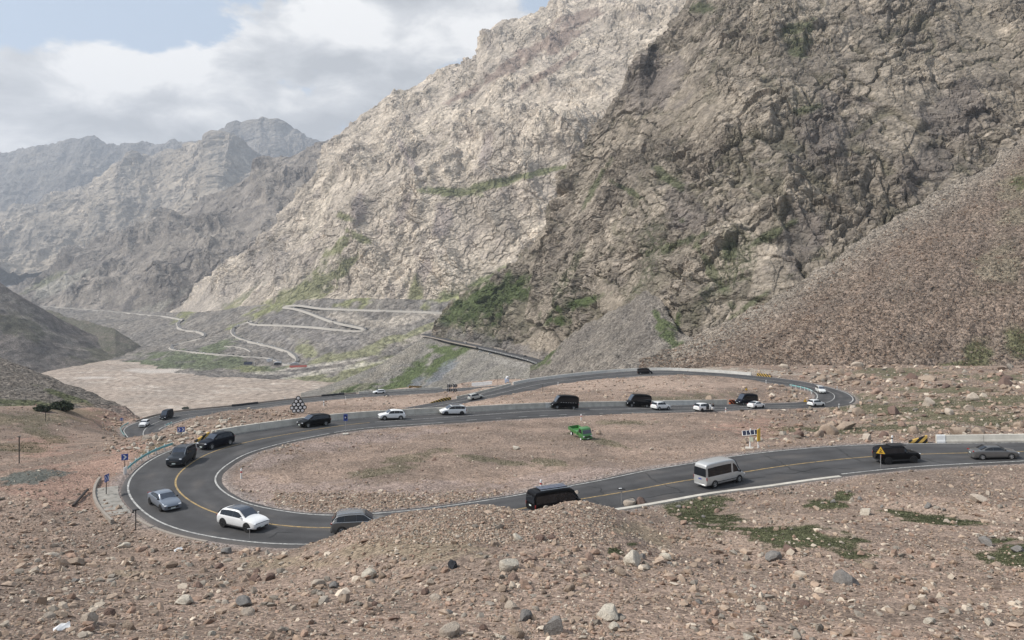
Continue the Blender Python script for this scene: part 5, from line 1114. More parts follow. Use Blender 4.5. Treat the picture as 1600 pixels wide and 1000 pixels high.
# --- the queue on the middle road, facing left
V_("people_carrier", 'mpv', (5.15, 1.90, 1.80), 'black', 490, 666, -1, "black people carrier leading the queue, nearest the pyramid of black discs", "people carrier", group=QG, seg=(148, 185), wheel_r=.35, front_detail='grille', rails=False, turn=-8)
V_("crossover_car", 'suv', (4.40, 1.84, 1.60), 'white', 612, 653.5, -1, "white crossover with silver wheels just right of the blue square sign", "car", group=QG, seg=(165, 200), wheel_r=.35, clad=True, rim=rim_s, front_detail='grille', turn=-14)
V_("people_carrier", 'mpv', (4.60, 1.83, 1.68), 'white', 707, 647, -1, "white people carrier with dark wheels before the grey barrier", "people carrier", group=QG, seg=(175, 215), wheel_r=.345, rim=rim_d, rails=True, glass_roof=(.25, .58), turn=-16)
def side_dashes(root, sh, p):
    for sd in (1, -1):
        mb = MB()
        for k in range(7): mb.box((-2.15 + k * .52, sd * (sh.W / 2 + .006), sh.H * .50), (.30, .02, .045))
        mb.build("side_lettering", paint("pale_dash", (.5, .5, .5), .6), root)
def round_badge(root, sh, p):
    for sd in (1, -1): mb = MB(); mb.lathe([(.15, 0), (.15, .015)], 'y', (1.35, sd * (sh.W / 2) - (.0 if sd > 0 else .015), .95), 16); mb.build("badge", paint("badge_grey", (.35, .35, .35), .6), root)
    mb = MB(); mb.box((-.7, sh.W / 2 + .004, sh.H * .50), (2.6, .015, .03)); mb.build("side_line", paint("dim_line", (.12, .12, .12), .6), root)
V_("camper_van", 'van', (5.45, 1.98, 2.62), 'black', 881, 638.5, -1, "black high-roof van with a dashed pale line along its side", "van", group=QG, seg=(195, 240), wheel_r=.34, rim=rim_s, extra=side_dashes, turn=-20, z0=.28)
V_("camper_van", 'van', (5.45, 1.98, 2.62), 'black', 996, 634.8, -1, "black high-roof van with a small round badge on its front door", "van", group=QG, seg=(215, 260), wheel_r=.34, rim=rim_s, extra=round_badge, turn=-18, z0=.28)
V_("crossover_car", 'suv', (4.55, 1.85, 1.66), 'white', 1032, 640, 1, "white crossover driving right past the rear of the second black van", "car", seg=(225, 265), wheel_r=.345, clad=True, rim=rim_s, turn=8)
def open_door(root, sh, p):
    mb = MB(); mb.box((.0, 0, 0), (.95, .06, .62), 0, 0, .025); mb.box((-.05, 0, .52), (.75, .035, .40), 1, 0, .012)
    d = mb.build("door", [p, glass], root, True); d.location = (1.0, -sh.W / 2 - .40, .78); d.rotation_euler = (0, 0, math.radians(62))
    mb = MB(); mb.box((.15, -sh.W / 2 + .02, .85), (.95, .10, .80), 0, 0, .03); mb.build("door_opening", plastic, root)
carP = V_("crossover_car", 'suv', (4.70, 1.88, 1.70), 'white', 1099, 645, 1, "white crossover stopped at the verge with a front door open", "car", seg=(240, 290), wheel_r=.35, clad=True, rim=rim_d, extra=open_door, turn=4)
V_("camper_van", 'van', (5.3, 1.98, 2.55), 'navy', 1166, 632.2, -1, "blue-black van beside the red and black striped barrier end", "van", group=QG, seg=(255, 300), wheel_r=.34, rim=rim_s, z0=.28, turn=-8)
V_("saloon_car", 'fastback', (4.75, 1.88, 1.50), 'white', 1181, 636.8, 1, "white fastback saloon in front of the blue-black van", "car", seg=(255, 300), wheel_r=.34, rim=rim_d, turn=8)
V_("crossover_car", 'suv', (4.50, 1.86, 1.62), 'white', 1275, 634.5, 1, "white crossover entering the far right hairpin", "car", seg=(285, 315), wheel_r=.345, clad=True, rim=rim_d, turn=-6)
V_("people_carrier", 'mpv', (4.95, 1.86, 1.86), 'pearl', 1282, 613.5, -1, "white people carrier coming head-on round the far right hairpin", "people carrier", seg=(315, 350), wheel_r=.335, turn=4)
V_("camper_van", 'van', (5.3, 1.95, 2.0), 'black', 1007, 585, -1, "lone black van on the back road beneath the rubble slope", "van", seg=(385, 425), wheel_r=.34, rim=rim_s, z0=.28)
V_("off_road_car", 'suv', (4.85, 1.90, 1.85), 'sand', 743, 623, -1, "silver off-road car on the back road near the four chevron boards", "off-road car", seg=(460, 500), wheel_r=.38, rails=True, rim=rim_d, clad=True)
V_("saloon_car", 'suv', (4.6, 1.85, 1.55), 'white', 592, 615.5, -1, "small white car far along the lowest road", "car", seg=(670, 720), wheel_r=.345, rim=rim_d)
V_("cargo_van", 'van', (6.1, 2.02, 2.60), 'navy', 260, 654, -1, "windowless blue-black cargo van on the lowest road", "van", seg=(596, 640), wheel_r=.35, rim=rim_d, z0=.30, panes=[(.64, .83)], turn=6)
V_("off_road_car", 'box', (4.6, 1.88, 1.75), 'white', 225, 666.5, -1, "white off-road car with pale roof ahead of the cargo van", "off-road car", seg=(588, 615), wheel_r=.37, rim=rim_d, front_detail='grille', clad=True)

# --- small green truck parked on the slope between the roads
def green_truck():
    h = hit(907, 684, 100); head = math.radians(-66)
    root = empty("light_truck", h + (0, 0, .05), head, "small green open-bed truck parked on the stony slope below the queue", "truck"); g = PAINT['green']
    def lof(name, st, mat):
        mb = MB(); n = len(st); V = []
        for x, w_, z0_, z1 in st: V += [(x, w_ * .93, z0_), (x, w_, z0_ + .12), (x, w_, z0_ + (z1 - z0_) * .55), (x, w_ * .90, z1 - .06), (x, w_ * .80, z1), (x, -w_ * .80, z1), (x, -w_ * .90, z1 - .06), (x, -w_, z0_ + (z1 - z0_) * .55), (x, -w_, z0_ + .12), (x, -w_ * .93, z0_)]
        Fs = [(i * 10 + j, i * 10 + (j + 1) % 10, i * 10 + 10 + (j + 1) % 10, i * 10 + 10 + j) for i in range(n - 1) for j in range(10)] + [tuple(range(10)), tuple(reversed(range((n - 1) * 10, n * 10)))]
        mb.add(V, Fs); return mb.build(name, mat, root, True)
    lof("cab", [(.75, .82, .48, 1.95), (.85, .86, .45, 2.02), (1.55, .86, .45, 2.02), (1.75, .86, .45, 1.98), (2.12, .85, .45, 1.22), (2.22, .82, .45, 1.12), (2.26, .78, .50, 1.05)], g)
    panel(lambda u, v: (2.10 - .33 * v + .03, (u * 2 - 1) * (.74 - .06 * v), 1.28 + .58 * v), 5, 4, "windscreen", glass_b, root)
    for sd in (1, -1): panel(lambda u, v: (.95 + (.95 - .25 * v) * u, sd * (.872 - .05 * v), 1.28 + .55 * v), 4, 3, "side_window", glass, root)
    mb = MB(); mb.box((2.27, 0, .80), (.04, 1.1, .16), 0, 0, .015); mb.build("grille", plastic, root)
    mb = MB(); mb.box((2.30, 0, .56), (.12, 1.6, .18), 0, 0, .03); mb.build("bumper", g, root, True)
    for sd in (1, -1): mb = MB(); mb.box((2.25, sd * .64, .90), (.08, .26, .20), 0, 0, .03); mb.build("headlight", lamp_w, root, True)
    for sd in (1, -1): mb = MB(); mb.box((1.95, sd * 1.06, 1.55), (.06, .16, .26), 0, 0, .03); mb.tube((1.9, sd * .86, 1.5), (1.95, sd * 1.05, 1.5), .02); mb.build("wing_mirror", plastic, root, True)
    mb = MB(); mb.box((-.85, 0, .74), (3.1, 1.75, .08)); mb.build("bed", g, root)
    for nm, c, d in (("side_board", (-.85, .87, .98), (3.1, .05, .44)), ("side_board", (-.85, -.87, .98), (3.1, .05, .44)), ("tail_board", (-2.40, 0, .98), (.05, 1.74, .44)), ("head_board", (.66, 0, 1.08), (.05, 1.74, .65))):
        mb = MB(); mb.box(c, d, 0, 0, .01)
        if nm == "side_board":
            for k in range(5): mb.box((c[0] - 1.4 + k * .7, c[1] + (.035 if c[1] > 0 else -.035), c[2]), (.06, .03, .42))
        mb.build(nm, g, root)
    mb = MB(); mb.box((-.2, 0, .55), (4.3, .7, .16)); mb.build("chassis", plastic, root)
    for x in (1.55, -1.5):
        for sd in (1, -1):
            mb = MB(); mb.lathe([(.18, -.10), (.31, -.10), (.33, -.05), (.33, .05), (.31, .10), (.205, .10), (.20, .03)], 'y', (0, 0, 0), 20); wh = mb.build("wheel", tyre_m, root, True); wh.location = (x, sd * .74, .33); wh.rotation_euler = (0, 0, 0 if sd > 0 else math.pi)
            mb = MB(); mb.lathe([(.19, .04), (.20, .10), (.13, .06), (.05, .11)], 'y', (0, 0, 0), 18); mb.build("rim", white_paint, wh, True)
    mb = MB(); mb.box((2.37, 0, .56), (.012, .40, .12)); mb.build("licence_plate", plate_w, root)
    root.rotation_euler = (math.radians(3), math.radians(6), head)
green_truck()

# --- the far queue: small cars with a body and a glass band
def tiny_mesh(name, m, tall):
    mb = MB(); h = 1.0 if not tall else 1.3
    mb.prism([(-2.3, .3), (2.3, .3), (2.3, .75), (1.2, .95 * h), (-2.3, 1.0 * h)], -.9, .9, 0); mb.prism([(-2.15, .98 * h), (1.15, .94 * h), (.5, 1.42 * h), (-1.9, 1.48 * h)], -.82, .82, 1); mb.prism([(-1.95, 1.47 * h), (.5, 1.43 * h), (.3, 1.56 * h), (-1.7, 1.62 * h)], -.75, .75, 0)
    for x in (-1.4, 1.4): mb.tube((x, -.92, .33), (x, .92, .33), .33, 10, 2)
    return mb.mesh(name, [m, glass, tyre_m])
TM = {(c, t): tiny_mesh("far_car", PAINT[c], t) for c in ('white', 'black', 'silver', 'dgrey') for t in (0, 1)}
def far_car(W, i, off, c, tall, label, group, dz):
    a, b = W[max(i - 1, 0)], W[min(i + 1, len(W) - 1)]; h = math.atan2(b[1] - a[1], b[0] - a[0]); p_ = W[i] + (b - a) * 0
    o = put(bpy.data.objects.new("far_car", TM[(c, tall)])); n = np.array([-math.sin(h), math.cos(h), 0]); o.location = p_ + n * off + (0, 0, dz); o.rotation_euler = (0, 0, h)
    tag(o, label, "car", group)
names = {'white': 'white', 'black': 'black', 'silver': 'silver', 'dgrey': 'dark grey'}
for W, gaps, where in ((D1, (5, 14), "on the upper distant switchbacks"), (D2, (2, 6), "in the jam on the lower distant switchbacks")):
    i = 4
    while i < len(W) - 2:
        c = random.choice(('white', 'white', 'black', 'black', 'silver', 'dgrey')); t = int(random.random() < .35)
        far_car(W, i, random.choice((-2.2, 2.2)), c, t, "tiny %s %s %s" % (names[c], "van" if t else "car", where), "%s vehicles %s" % (names[c] + (" tall" if t else " low"), where), .32)
        i += random.randint(*gaps)
CW = rC.c + (0, 0, 1.2)
for (px, py, c, t, lb) in ((868, 562, 'black', 0, "black car on the cliff road, farther from the corner of the dirt bank"), (857, 575.5, 'black', 0, "dark car about to pass behind the dirt bank on the cliff road"), (818, 559.5, 'dgrey', 0, "dark grey car alongside the black and white parapet"), (725, 537.5, 'silver', 1, "silver van among the crowd at the cliff road bend")):
    i = near_i(px, py, 0, len(rC.c), rC); far_car(CW, i, -1.8, c, t, lb, None, .02)
# ------------------------------------------------------------------ signs, posts, people and small things
blue_s, sign_w, sign_k = paint("blue_sign", (.035, .075, .30), .5), paint("sign_white", (.72, .72, .72), .5), paint("sign_black", (.012, .012, .012), .5)
sign_y = paint("sign_yellow", (.62, .38, .04), .5); pole_m = paint("galvanised_pole", (.33, .33, .33), .5, .5); pole_d = paint("dark_pole", (.05, .045, .042), .7); pole_b = paint("brown_pole", (.12, .085, .065), .7); red_b = paint("red_band", (.45, .04, .03), .5)
def face_cam(p): return math.atan2(p[0], p[1]) * -1     # yaw that turns a board's -y face to the viewpoint's side
def post_sign(loc, h, label, yaw=0.0, pole=pole_d, r=.05, name="road_sign", cat="road sign", foot=None):
    root = empty(name, loc, yaw, label, cat)
    MB().tube((0, 0, -.4), (0, 0, h), r, 10).build("pole", pole, root, True)
    if foot is not None: MB().tube((0, 0, -.3), (0, 0, foot), .14, 12).build("foot", post_white, root, True)
    return root
def chevron(mb, x, z, w_, h_, y, d=1, t=.13):
    mb.prism([(x - d * w_ / 2, z + h_), (x + d * (w_ / 2 - t), z), (x - d * w_ / 2, z - h_), (x - d * (w_ / 2 - t), z - h_), (x + d * w_ / 2, z), (x - d * (w_ / 2 - t), z + h_)], y, y - .012)
def arrow_board(root, w_, h_, z, n=1, d=1, mat=blue_s, sym=sign_w):
    MB().box((0, -.06, z), (w_, .03, h_), 0, 0, .01).build("board", mat, root)
    mb = MB()
    for k in range(n): chevron(mb, (k - (n - 1) / 2) * w_ / n, z, w_ / n * .62, h_ * .36, -.078, d, w_ / n * .26)
    mb.build("arrow", sym, root)
def gz(px, py, ymin=6):
    h = hit(px, py, ymin); return h
a = gz(195, 741, 60); r_ = post_sign(a, 2.1, "blue arrow sign on a brown pole with a white foot by the teal crash rail", face_cam(a), pole_b, foot=.85); arrow_board(r_, .75, .75, 2.1, 1, 1)
a = gz(166, 774, 60); r_ = post_sign(a, 1.9, "blue arrow sign turned nearly edge-on beside the concrete apron wall", face_cam(a) + math.radians(58), pole_d); arrow_board(r_, .8, .8, 1.9, 2, 1)
a = gz(212, 828, 50); r_ = post_sign(a, 1.85, "dark pole with a small board seen edge-on at the hairpin's outer kerb", face_cam(a), pole_d); MB().box((.0, .05, 1.9), (.62, .30, .10), 0, .3, .03).build("board", plastic, r_); MB().box((-.25, 0, 1.72), (.2, .2, .14), 0, 0, .03).build("lamp", plastic, r_, True)
a = gz(390, 846, 50); r_ = post_sign(a, 1.15, "thin grey pole with a pale crossbar in front of the white crossover", face_cam(a), pole_m, .035); MB().box((0, 0, 1.15), (.42, .05, .06)).build("crossbar", sign_w, r_)
a = gz(971, 791, 50); r_ = post_sign(a, 1.75, "thin grey pole carrying a flat black and white plate over the near road", face_cam(a), pole_m, .035); MB().box((0, 0, 1.78), (.80, .34, .08), 0, .2, .03).build("board", sign_k, r_); MB().box((-.12, -.05, 1.84), (.30, .16, .03), 0, .3).build("mark", sign_w, r_)
a = gz(283, 680, 100); r_ = post_sign(a, 1.0, "blue double-arrow board standing among pale boulders", face_cam(a), pole_d); arrow_board(r_, 1.1, .8, .9, 2, 1)
a = gz(190, 664, 100); r_ = post_sign(a, 1.9, "blue arrow sign at the outer side of the lower hairpin", face_cam(a), pole_d); arrow_board(r_, .9, .8, 1.7, 2, 1)
a = gz(540, 678, 90); r_ = post_sign(a, 2.6, "square blue lay-by sign on a grey pole in front of the middle road", face_cam(a), pole_m, .05)
MB().box((0, -.06, 2.55), (.62, .03, 1.05), 0, 0, .01).build("board", blue_s, r_); MB().prism([(-.18, 2.9), (.08, 2.88), (.22, 2.7), (.22, 2.45), (.08, 2.28), (-.18, 2.25), (-.18, 2.36), (.03, 2.38), (.1, 2.5), (.1, 2.66), (.03, 2.76), (-.18, 2.79)], -.08, -.09).build("symbol", sign_k, r_); MB().box((-.03, -.085, 2.56), (.16, .012, .17)).build("symbol", sign_w, r_); MB().box((0, 0, .03), (.9, .7, .16), 0, 0, .04).build("footing", concrete, r_)
def tri_sign(px, py, h, side, label, pole, mn):
    a = gz(px, py, mn); r_ = post_sign(a, h, label, face_cam(a), pole, .045); T = lambda k: [(-side * .5 * k, h - side * .43 + (1 - k) * .29 * side), (side * .5 * k, h - side * .43 + (1 - k) * .29 * side), (0, h + side * .43 - (1 - k) * .57 * side)]
    MB().prism(T(1), -.055, -.08).build("board", sign_k, r_); MB().prism(T(.84), -.082, -.09).build("face", sign_y, r_)
    mb = MB(); mb.box((-.06 * side, -.095, h - .2 * side), (.07 * side, .01, .22 * side), 0, 0, 0, .4); mb.box((.03 * side, -.095, h - .02 * side), (.07 * side, .01, .24 * side), 0, 0, 0, -.5); mb.box((.08 * side, -.095, h - .24 * side), (.2 * side, .01, .06 * side)); mb.build("symbol", sign_k, r_)
    return r_
tri_sign(1376, 734, 2.35, 1.15, "yellow triangular warning sign on a grey pole in front of the black boxy car", pole_m, 60)
tri_sign(1258, 640, 2.3, .95, "yellow triangular sign left of the crossover at the far right hairpin", pole_b, 150)
tri_sign(1166, 614, 1.1, .9, "small dark triangular sign on the bank behind the blue-black van", pole_b, 150)
# solar panel and flashing sign
a = gz(1172, 701, 95); root = empty("solar_mast", a, face_cam(a), "white mast with a tilted dark solar panel and a pale cabinet by the road", "solar panel")
MB().tube((0, 0, -.3), (0, 0, 2.5), .09, 12).build("pole", sign_w, root, True); MB().box((0, 0, .06), (1.3, .9, .24), 0, 0, .06).build("footing", concrete, root)
MB().box((.18, -.12, 1.35), (.55, .35, .62), 0, 0, .03).build("cabinet", paint("cabinet_pale_green", (.50, .53, .42), .6), root)
pn = MB().box((0, 0, 0), (2.25, .9, .05), 0, 0, .015).build("panel_frame", sign_w, root); pn.location = (.05, -.05, 2.25); pn.rotation_euler = (math.radians(38), math.radians(-9), math.radians(0))
cells = paint("solar_cells", (.016, .019, .035), .15, .2)
for k in range(4): c_ = MB().box((-.82 + k * .545, 0, .03), (.49, .80, .02)).build("solar_cell", cells, pn)
MB().box((.05, .3, 2.6), (.16, .10, .30), 0, 0, .03).build("lamp", sign_w, root)
a = gz(1185, 700, 95); root = empty("flashing_sign", a, face_cam(a) + math.radians(62), "tall yellow board seen from the side next to the solar mast", "road sign")
MB().tube((0, .06, -.3), (0, .06, 2.6), .06, 10).build("pole", sign_w, root, True); MB().box((0, -.05, 1.75), (.75, .10, 1.65), 0, 0, .03).build("board", sign_y, root); MB().box((0, .03, 1.75), (.66, .05, 1.55), 0, 0, .02).build("housing", paint("sign_back", (.35, .25, .07), .6), root); MB().tube((0, 0, -.2), (0, 0, .3), .12, 10).build("foot", post_white, root)
# four black chevron boards on white posts
a = gz(707, 613.5, 200); root = empty("chevron_boards", a, face_cam(a), "white frame carrying four black chevron boards between the two back roads", "road sign")
for x in (-1.5, .8): MB().tube((x, 0, -.5), (x, 0, 3.4), .12, 10).build("post", sign_w, root, True)
for z in (2.6, 1.0):
    for x in (-1.15, .95):
        b = MB().box((x, -.12, z), (1.75, .06, 1.25), 0, 0, .01).build("board", sign_k, root); mb = MB(); [chevron(mb, x + dx, z, .6, .5, -.16, -1, .2) for dx in (-.4, .4)]; mb.build("chevron", paint("dim_white", (.4, .4, .4), .6), b)
# the pyramid of discs
a = gz(466, 646.5, 130); k_ = a[1] / F; root = empty("disc_pyramid", a, face_cam(a), "pyramid of thirteen black discs with white centres behind the barrier", "roadside sculpture")
rows = [(466.3, 622, [0]), (466.3, 626.8, [-.5, .5]), (466.3, 631.8, [-1, 0, 1]), (466.3, 636.8, [-1.5, -.5, .5, 1.5]), (466.3, 641.6, [-1, 0, 1])]
for cx_, cy_, xs in rows:
    for x in xs:
        X_, Z_ = x * 6.3 * k_, (646.5 - cy_) * k_
        MB().lathe([(.30, .16), (.41, .16), (.44, .08), (.44, -.08), (.41, -.16), (.29, -.16)], 'y', (X_, 0, Z_), 22).build("tyre", tyre_m, root, True)
        d = MB().lathe([(.27, -.10), (.27, -.19), (.20, -.215), (.07, -.21)], 'y', (X_, 0, Z_), 22).build("disc", sign_w, root, True)
mb = MB(); mb.box((0, .1, .2), (2.2, .12, .12)); mb.tube((-.8, .12, 0), (0, .12, 3.0), .04); mb.tube((.8, .12, 0), (0, .12, 3.0), .04); mb.build("frame", sign_w, root)
# white marker posts
PO = [(377, 748, 1.15, "white marker post with a red band inside the near hairpin"), (845, 768, 1.25, "white marker post behind the half-hidden black van"), (908, 657, 1.15, "white marker post just above the green truck"), (1134, 645, 1.15, "white marker post right of the crossover with the open door"), (1311, 638, 1.1, "white marker post on the outer edge of the far right hairpin"),
      (1394, 694, 1.1, "white marker post before the yellow and black barrier wedge"), (1308, 609, 1.0, "white marker post above the far right hairpin"), (1268, 616, 1.1, "white marker post at the inner tip of the far right hairpin"), (1197, 599, 1.0, "white marker post on the inner edge of the back road, farther right"), (872, 602.5, 1.0, "white marker post on the inner edge of the back road, farther left"), (506, 634.5, 1.1, "white marker post near the pyramid of discs, above the barrier"), (540, 624.5, 1.1, "white marker post below the lowest road's black rail"), (445, 625, 1.1, "white marker block on the valley parapet between the black rails"), (195, 745, .9, None)]
for px, py, h, lb in PO:
    if lb is None: continue
    a = gz(px, py, 55); root = empty("marker_post", a, face_cam(a), lb, "marker post")
    MB().lathe([(.13, -.3), (.12, .0), (.105, h * .62)], 'z', (0, 0, 0), 14).build("post", post_white, root, True); MB().lathe([(.107, h * .62), (.105, h * .78)], 'z', (0, 0, 0), 14).build("band", red_b if h > 1.1 else pole_d, root, True); MB().lathe([(.105, h * .78), (.10, h), (.05, h + .05)], 'z', (0, 0, 0), 14).build("cap", sign_w, root, True)
# dark poles on the left
for px, py, top, lb in ((30, 724, 682, "dark pole standing on the red bank at the photo's left edge"), (71, 658, 638, "thin dark pole among shrubs, the shorter of two"), (78, 640, 618, "thin dark pole behind the shrubs on the left slope"), (777, 601, 588, "thin dark lamp post beside the white roadside wall"), (848, 612, 600, "thin dark pole on the back road's lower verge")):
    a = gz(px, py, 60); h = (py - top) / F * a[1]; root = post_sign(a, h, lb, 0, pole_d, .07, "pole", "pole"); MB().box((0, 0, h), (.3, .3, .3 if px == 777 else .1), 0, 0, .04).build("cap", pole_d, root)
# roadside cabinet, wall
a = gz(792, 598, 300); root = empty("roadside_cabinet", a, face_cam(a), "pale blue roadside cabinet with a round white top", "cabinet")
MB().box((0, 0, .9), (1.9, 1.2, 1.8), 0, 0, .1).build("body", paint("pale_blue_paint", (.42, .48, .58), .6), root); MB().lathe([(.55, 1.8), (.75, 2.1), (.7, 2.6), (.3, 2.9)], 'z', (.2, 0, 0), 16).build("dome", sign_w, root, True); MB().box((.45, -.6, 2.3), (.5, .3, .4), 0, 0, .05).build("lamp", sign_k, root)
a, b = gz(737, 603, 300), gz(769, 600, 300); barrier(np.array([a, b]), 1.3, .6, "short white wall by the lowest road left of the cabinet", 5, mat=white_paint, name="roadside_wall", cat="wall")
a, b = gz(640, 606.5, 280), gz(662, 604.5, 280)
barrier(np.array([a, b]), 1.1, .5, "ochre striped block beyond the lowest road above the silver car", 30, mat=yb_stripe, name="striped_block", cat="barrier")
# rusty beam and litter
a, b = gz(114, 792, 50), gz(137, 769, 50); root = put(bpy.data.objects.new("pipe", MB().tube(a + (0, 0, .12), b + (0, 0, .3), .14, 10).mesh("pipe", paint("rusty_dark", (.045, .035, .03), .8)))); tag(root, "dark rusty pipe lying on the rubble left of the apron", "pipe")
def litter(px, py, w_, label):
    a = gz(px, py, 8); s_ = w_ / F * a[1]; V = []
    for j in range(4):
        for i in range(5): V.append(((i / 4 - .5) * s_, (j / 3 - .5) * s_ * .55 + .1 * s_ * math.sin(i), .05 + .18 * s_ * abs(math.sin(i * 1.7 + j * 1.3)) + .12 * s_ * i / 4))
    mb = MB(); mb.add(V, [tuple(f) for f in grid_faces(4, 5)]); o = put(bpy.data.objects.new("plastic_scrap", mb.mesh("plastic_scrap", paint("scrap_white", (.70, .70, .70), .5)))); o.location = a; o.rotation_euler = (.3, -.2, .5); tag(o, label, "litter")
litter(279, 861, 12, "scrap of white plastic on the rubble below the white crossover"); litter(98, 986, 24, "crumpled white plastic at the lower left of the rubble")
# two people at the open car door
def person(loc, yaw, top, legs, hair, label, coat=False):
    root = empty("person", loc, yaw, label, "person")
    J = {'hip': (0, 0, .93), 'waist': (0, 0, 1.08), 'chest': (0, .01, 1.33), 'neck': (0, .02, 1.48), 'head': (0, -.01, 1.58), 'crown': (0, 0, 1.70),
         'hl': (.10, 0, .88), 'kl': (.11, -.03, .49), 'al': (.12, .02, .09), 'tl': (.13, -.15, .04), 'hr': (-.10, 0, .88), 'kr': (-.12, .04, .49), 'ar': (-.14, .10, .09), 'tr': (-.15, -.06, .04),
         'sl': (.19, .01, 1.41), 'el': (.25, .03, 1.13), 'wl': (.22, -.10, .90), 'fl': (.20, -.15, .82), 'sr': (-.19, .01, 1.41), 'er': (-.26, .0, 1.14), 'wr': (-.20, -.18, 1.0), 'fr': (-.17, -.25, .97)}
    R = {'hip': .15, 'waist': .13, 'chest': .155, 'neck': .06, 'head': .095, 'crown': .075, 'hl': .095, 'kl': .062, 'al': .045, 'tl': .04, 'hr': .095, 'kr': .062, 'ar': .045, 'tr': .04, 'sl': .07, 'el': .048, 'wl': .034, 'fl': .03, 'sr': .07, 'er': .048, 'wr': .034, 'fr': .03}
    E = [('hip', 'waist'), ('waist', 'chest'), ('chest', 'neck'), ('neck', 'head'), ('head', 'crown'), ('hip', 'hl'), ('hl', 'kl'), ('kl', 'al'), ('al', 'tl'), ('hip', 'hr'), ('hr', 'kr'), ('kr', 'ar'), ('ar', 'tr'), ('chest', 'sl'), ('sl', 'el'), ('el', 'wl'), ('wl', 'fl'), ('chest', 'sr'), ('sr', 'er'), ('er', 'wr'), ('wr', 'fr')]
    def skin(name, keys, grow, mat):
        ks = [k for k in J if k in keys]; me = bpy.data.meshes.new(name); me.from_pydata([J[k] for k in ks], [(ks.index(a), ks.index(b)) for a, b in E if a in ks and b in ks], []); me.materials.append(mat)
        o = put(bpy.data.objects.new(name, me), root); md = o.modifiers.new("skin", 'SKIN')
        for v, k in zip(me.skin_vertices[0].data, ks): v.radius = (R[k] + grow, R[k] * .85 + grow); v.use_root = k == ks[0]
        sd = o.modifiers.new("smooth", 'SUBSURF'); sd.levels = sd.render_levels = 2
        for pl in me.polygons: pl.use_smooth = True
        md.use_smooth_shade = True; return o
    skin("body", set(J), 0, paint("skin", (.42, .27, .20), .6)); skin("top", {'waist', 'chest', 'sl', 'el', 'wl', 'sr', 'er', 'wr', 'hip'}, .022, top); skin("trousers", {'hip', 'hl', 'kl', 'al', 'hr', 'kr', 'ar'}, .026, legs)
    MB().lathe([(.03, -.02), (.105, .0), (.118, .07), (.10, .14), (.04, .175)], 'z', (0, .012, 1.58), 16).build("hair", hair, root, True)
    mb = MB(); mb.box((0, -.105, 1.585), (.025, .03, .04), 0, 0, .008); mb.build("nose", paint("skin_nose", (.42, .27, .20), .6), root)
dark_cloth = paint("black_cloth", (.012, .012, .014), .9)
lp, _, _ = place(1109.5, 647.5, lo=240, hi=290); person(lp, .6, paint("white_cloth", (.68, .68, .67), .9), paint("cream_cloth", (.52, .47, .42), .9), dark_cloth, "person in white top and cream trousers standing beside the open car door")
lp, _, _ = place(1115, 646.2, lo=240, hi=290); person(lp, -.8, dark_cloth, dark_cloth, dark_cloth, "person dressed in black standing between the open door and the car")
# far work site by the river
def on_ap(px, py): return on_sheet(AV, AX, AY_, px, py)
for px, py, d, m, lb in ((421, 565, (10, 6, 4), 'white', "small white shed at the left of the distant work site"), (434, 570, (12, 7, 4.5), 'dgrey', "dark shed in the middle of the distant work site"), (461, 571, (16, 6, 4), 'silver', "long pale blue-grey shed at the right of the distant work site")):
    a = on_ap(px, py); root = empty("site_shed", a, .2, lb, "shed"); MB().box((0, 0, d[2] / 2), d, 0, 0, .1).build("wall", PAINT[m], root); MB().prism([(-d[0] / 2 - .4, d[2]), (d[0] / 2 + .4, d[2]), (d[0] / 2 * .1, d[2] + 1.4), (-d[0] / 2 * .1, d[2] + 1.4)], -d[1] / 2 - .4, d[1] / 2 + .4).build("roof", paint("shed_roof", (.35, .37, .40), .6), root)
a, b = on_ap(453, 574.5), on_ap(479, 573.5); barrier(np.array([a, b]) + (0, 0, .8), 3.0, .6, "long red banner fence along the front of the distant work site", 60, mat=paint("red_banner", (.30, .07, .055), .8), name="banner_fence", cat="fence")
a = on_ap(387, 570); root = empty("panel_rack", a, .1, "dark rack of slanted panels on the green flat by the work site", "solar panels"); q = MB().box((0, 0, 0), (16, .3, 6)).build("panel", cells, root); q.location = (0, 0, 3); q.rotation_euler = (-.6, 0, 0); MB().box((0, 1.2, 1.4), (15, .3, 2.8)).build("frame", pole_m, root)
a = on_ap(397, 571); post_sign(a, 13, "thin white mast on the green flat next to the dark panel rack", 0, sign_w, .25, "mast", "mast")
# white cars parked on the pad below the cliff road
for px, py, lb in ((770, 554.5, "white car parked at the left end of the grey pad"), (785, 561, "white car alone in the middle of the grey pad")):
    i = near_i(px, py - 5, 0, len(rC.c), rC); q = rC.at(i, rC.hl[i] + 9); o = put(bpy.data.objects.new("far_car", TM[('white', 0)])); o.location = (q[0], q[1], q[2] - .6); o.rotation_euler = (0, 0, .4); tag(o, lb, "car")

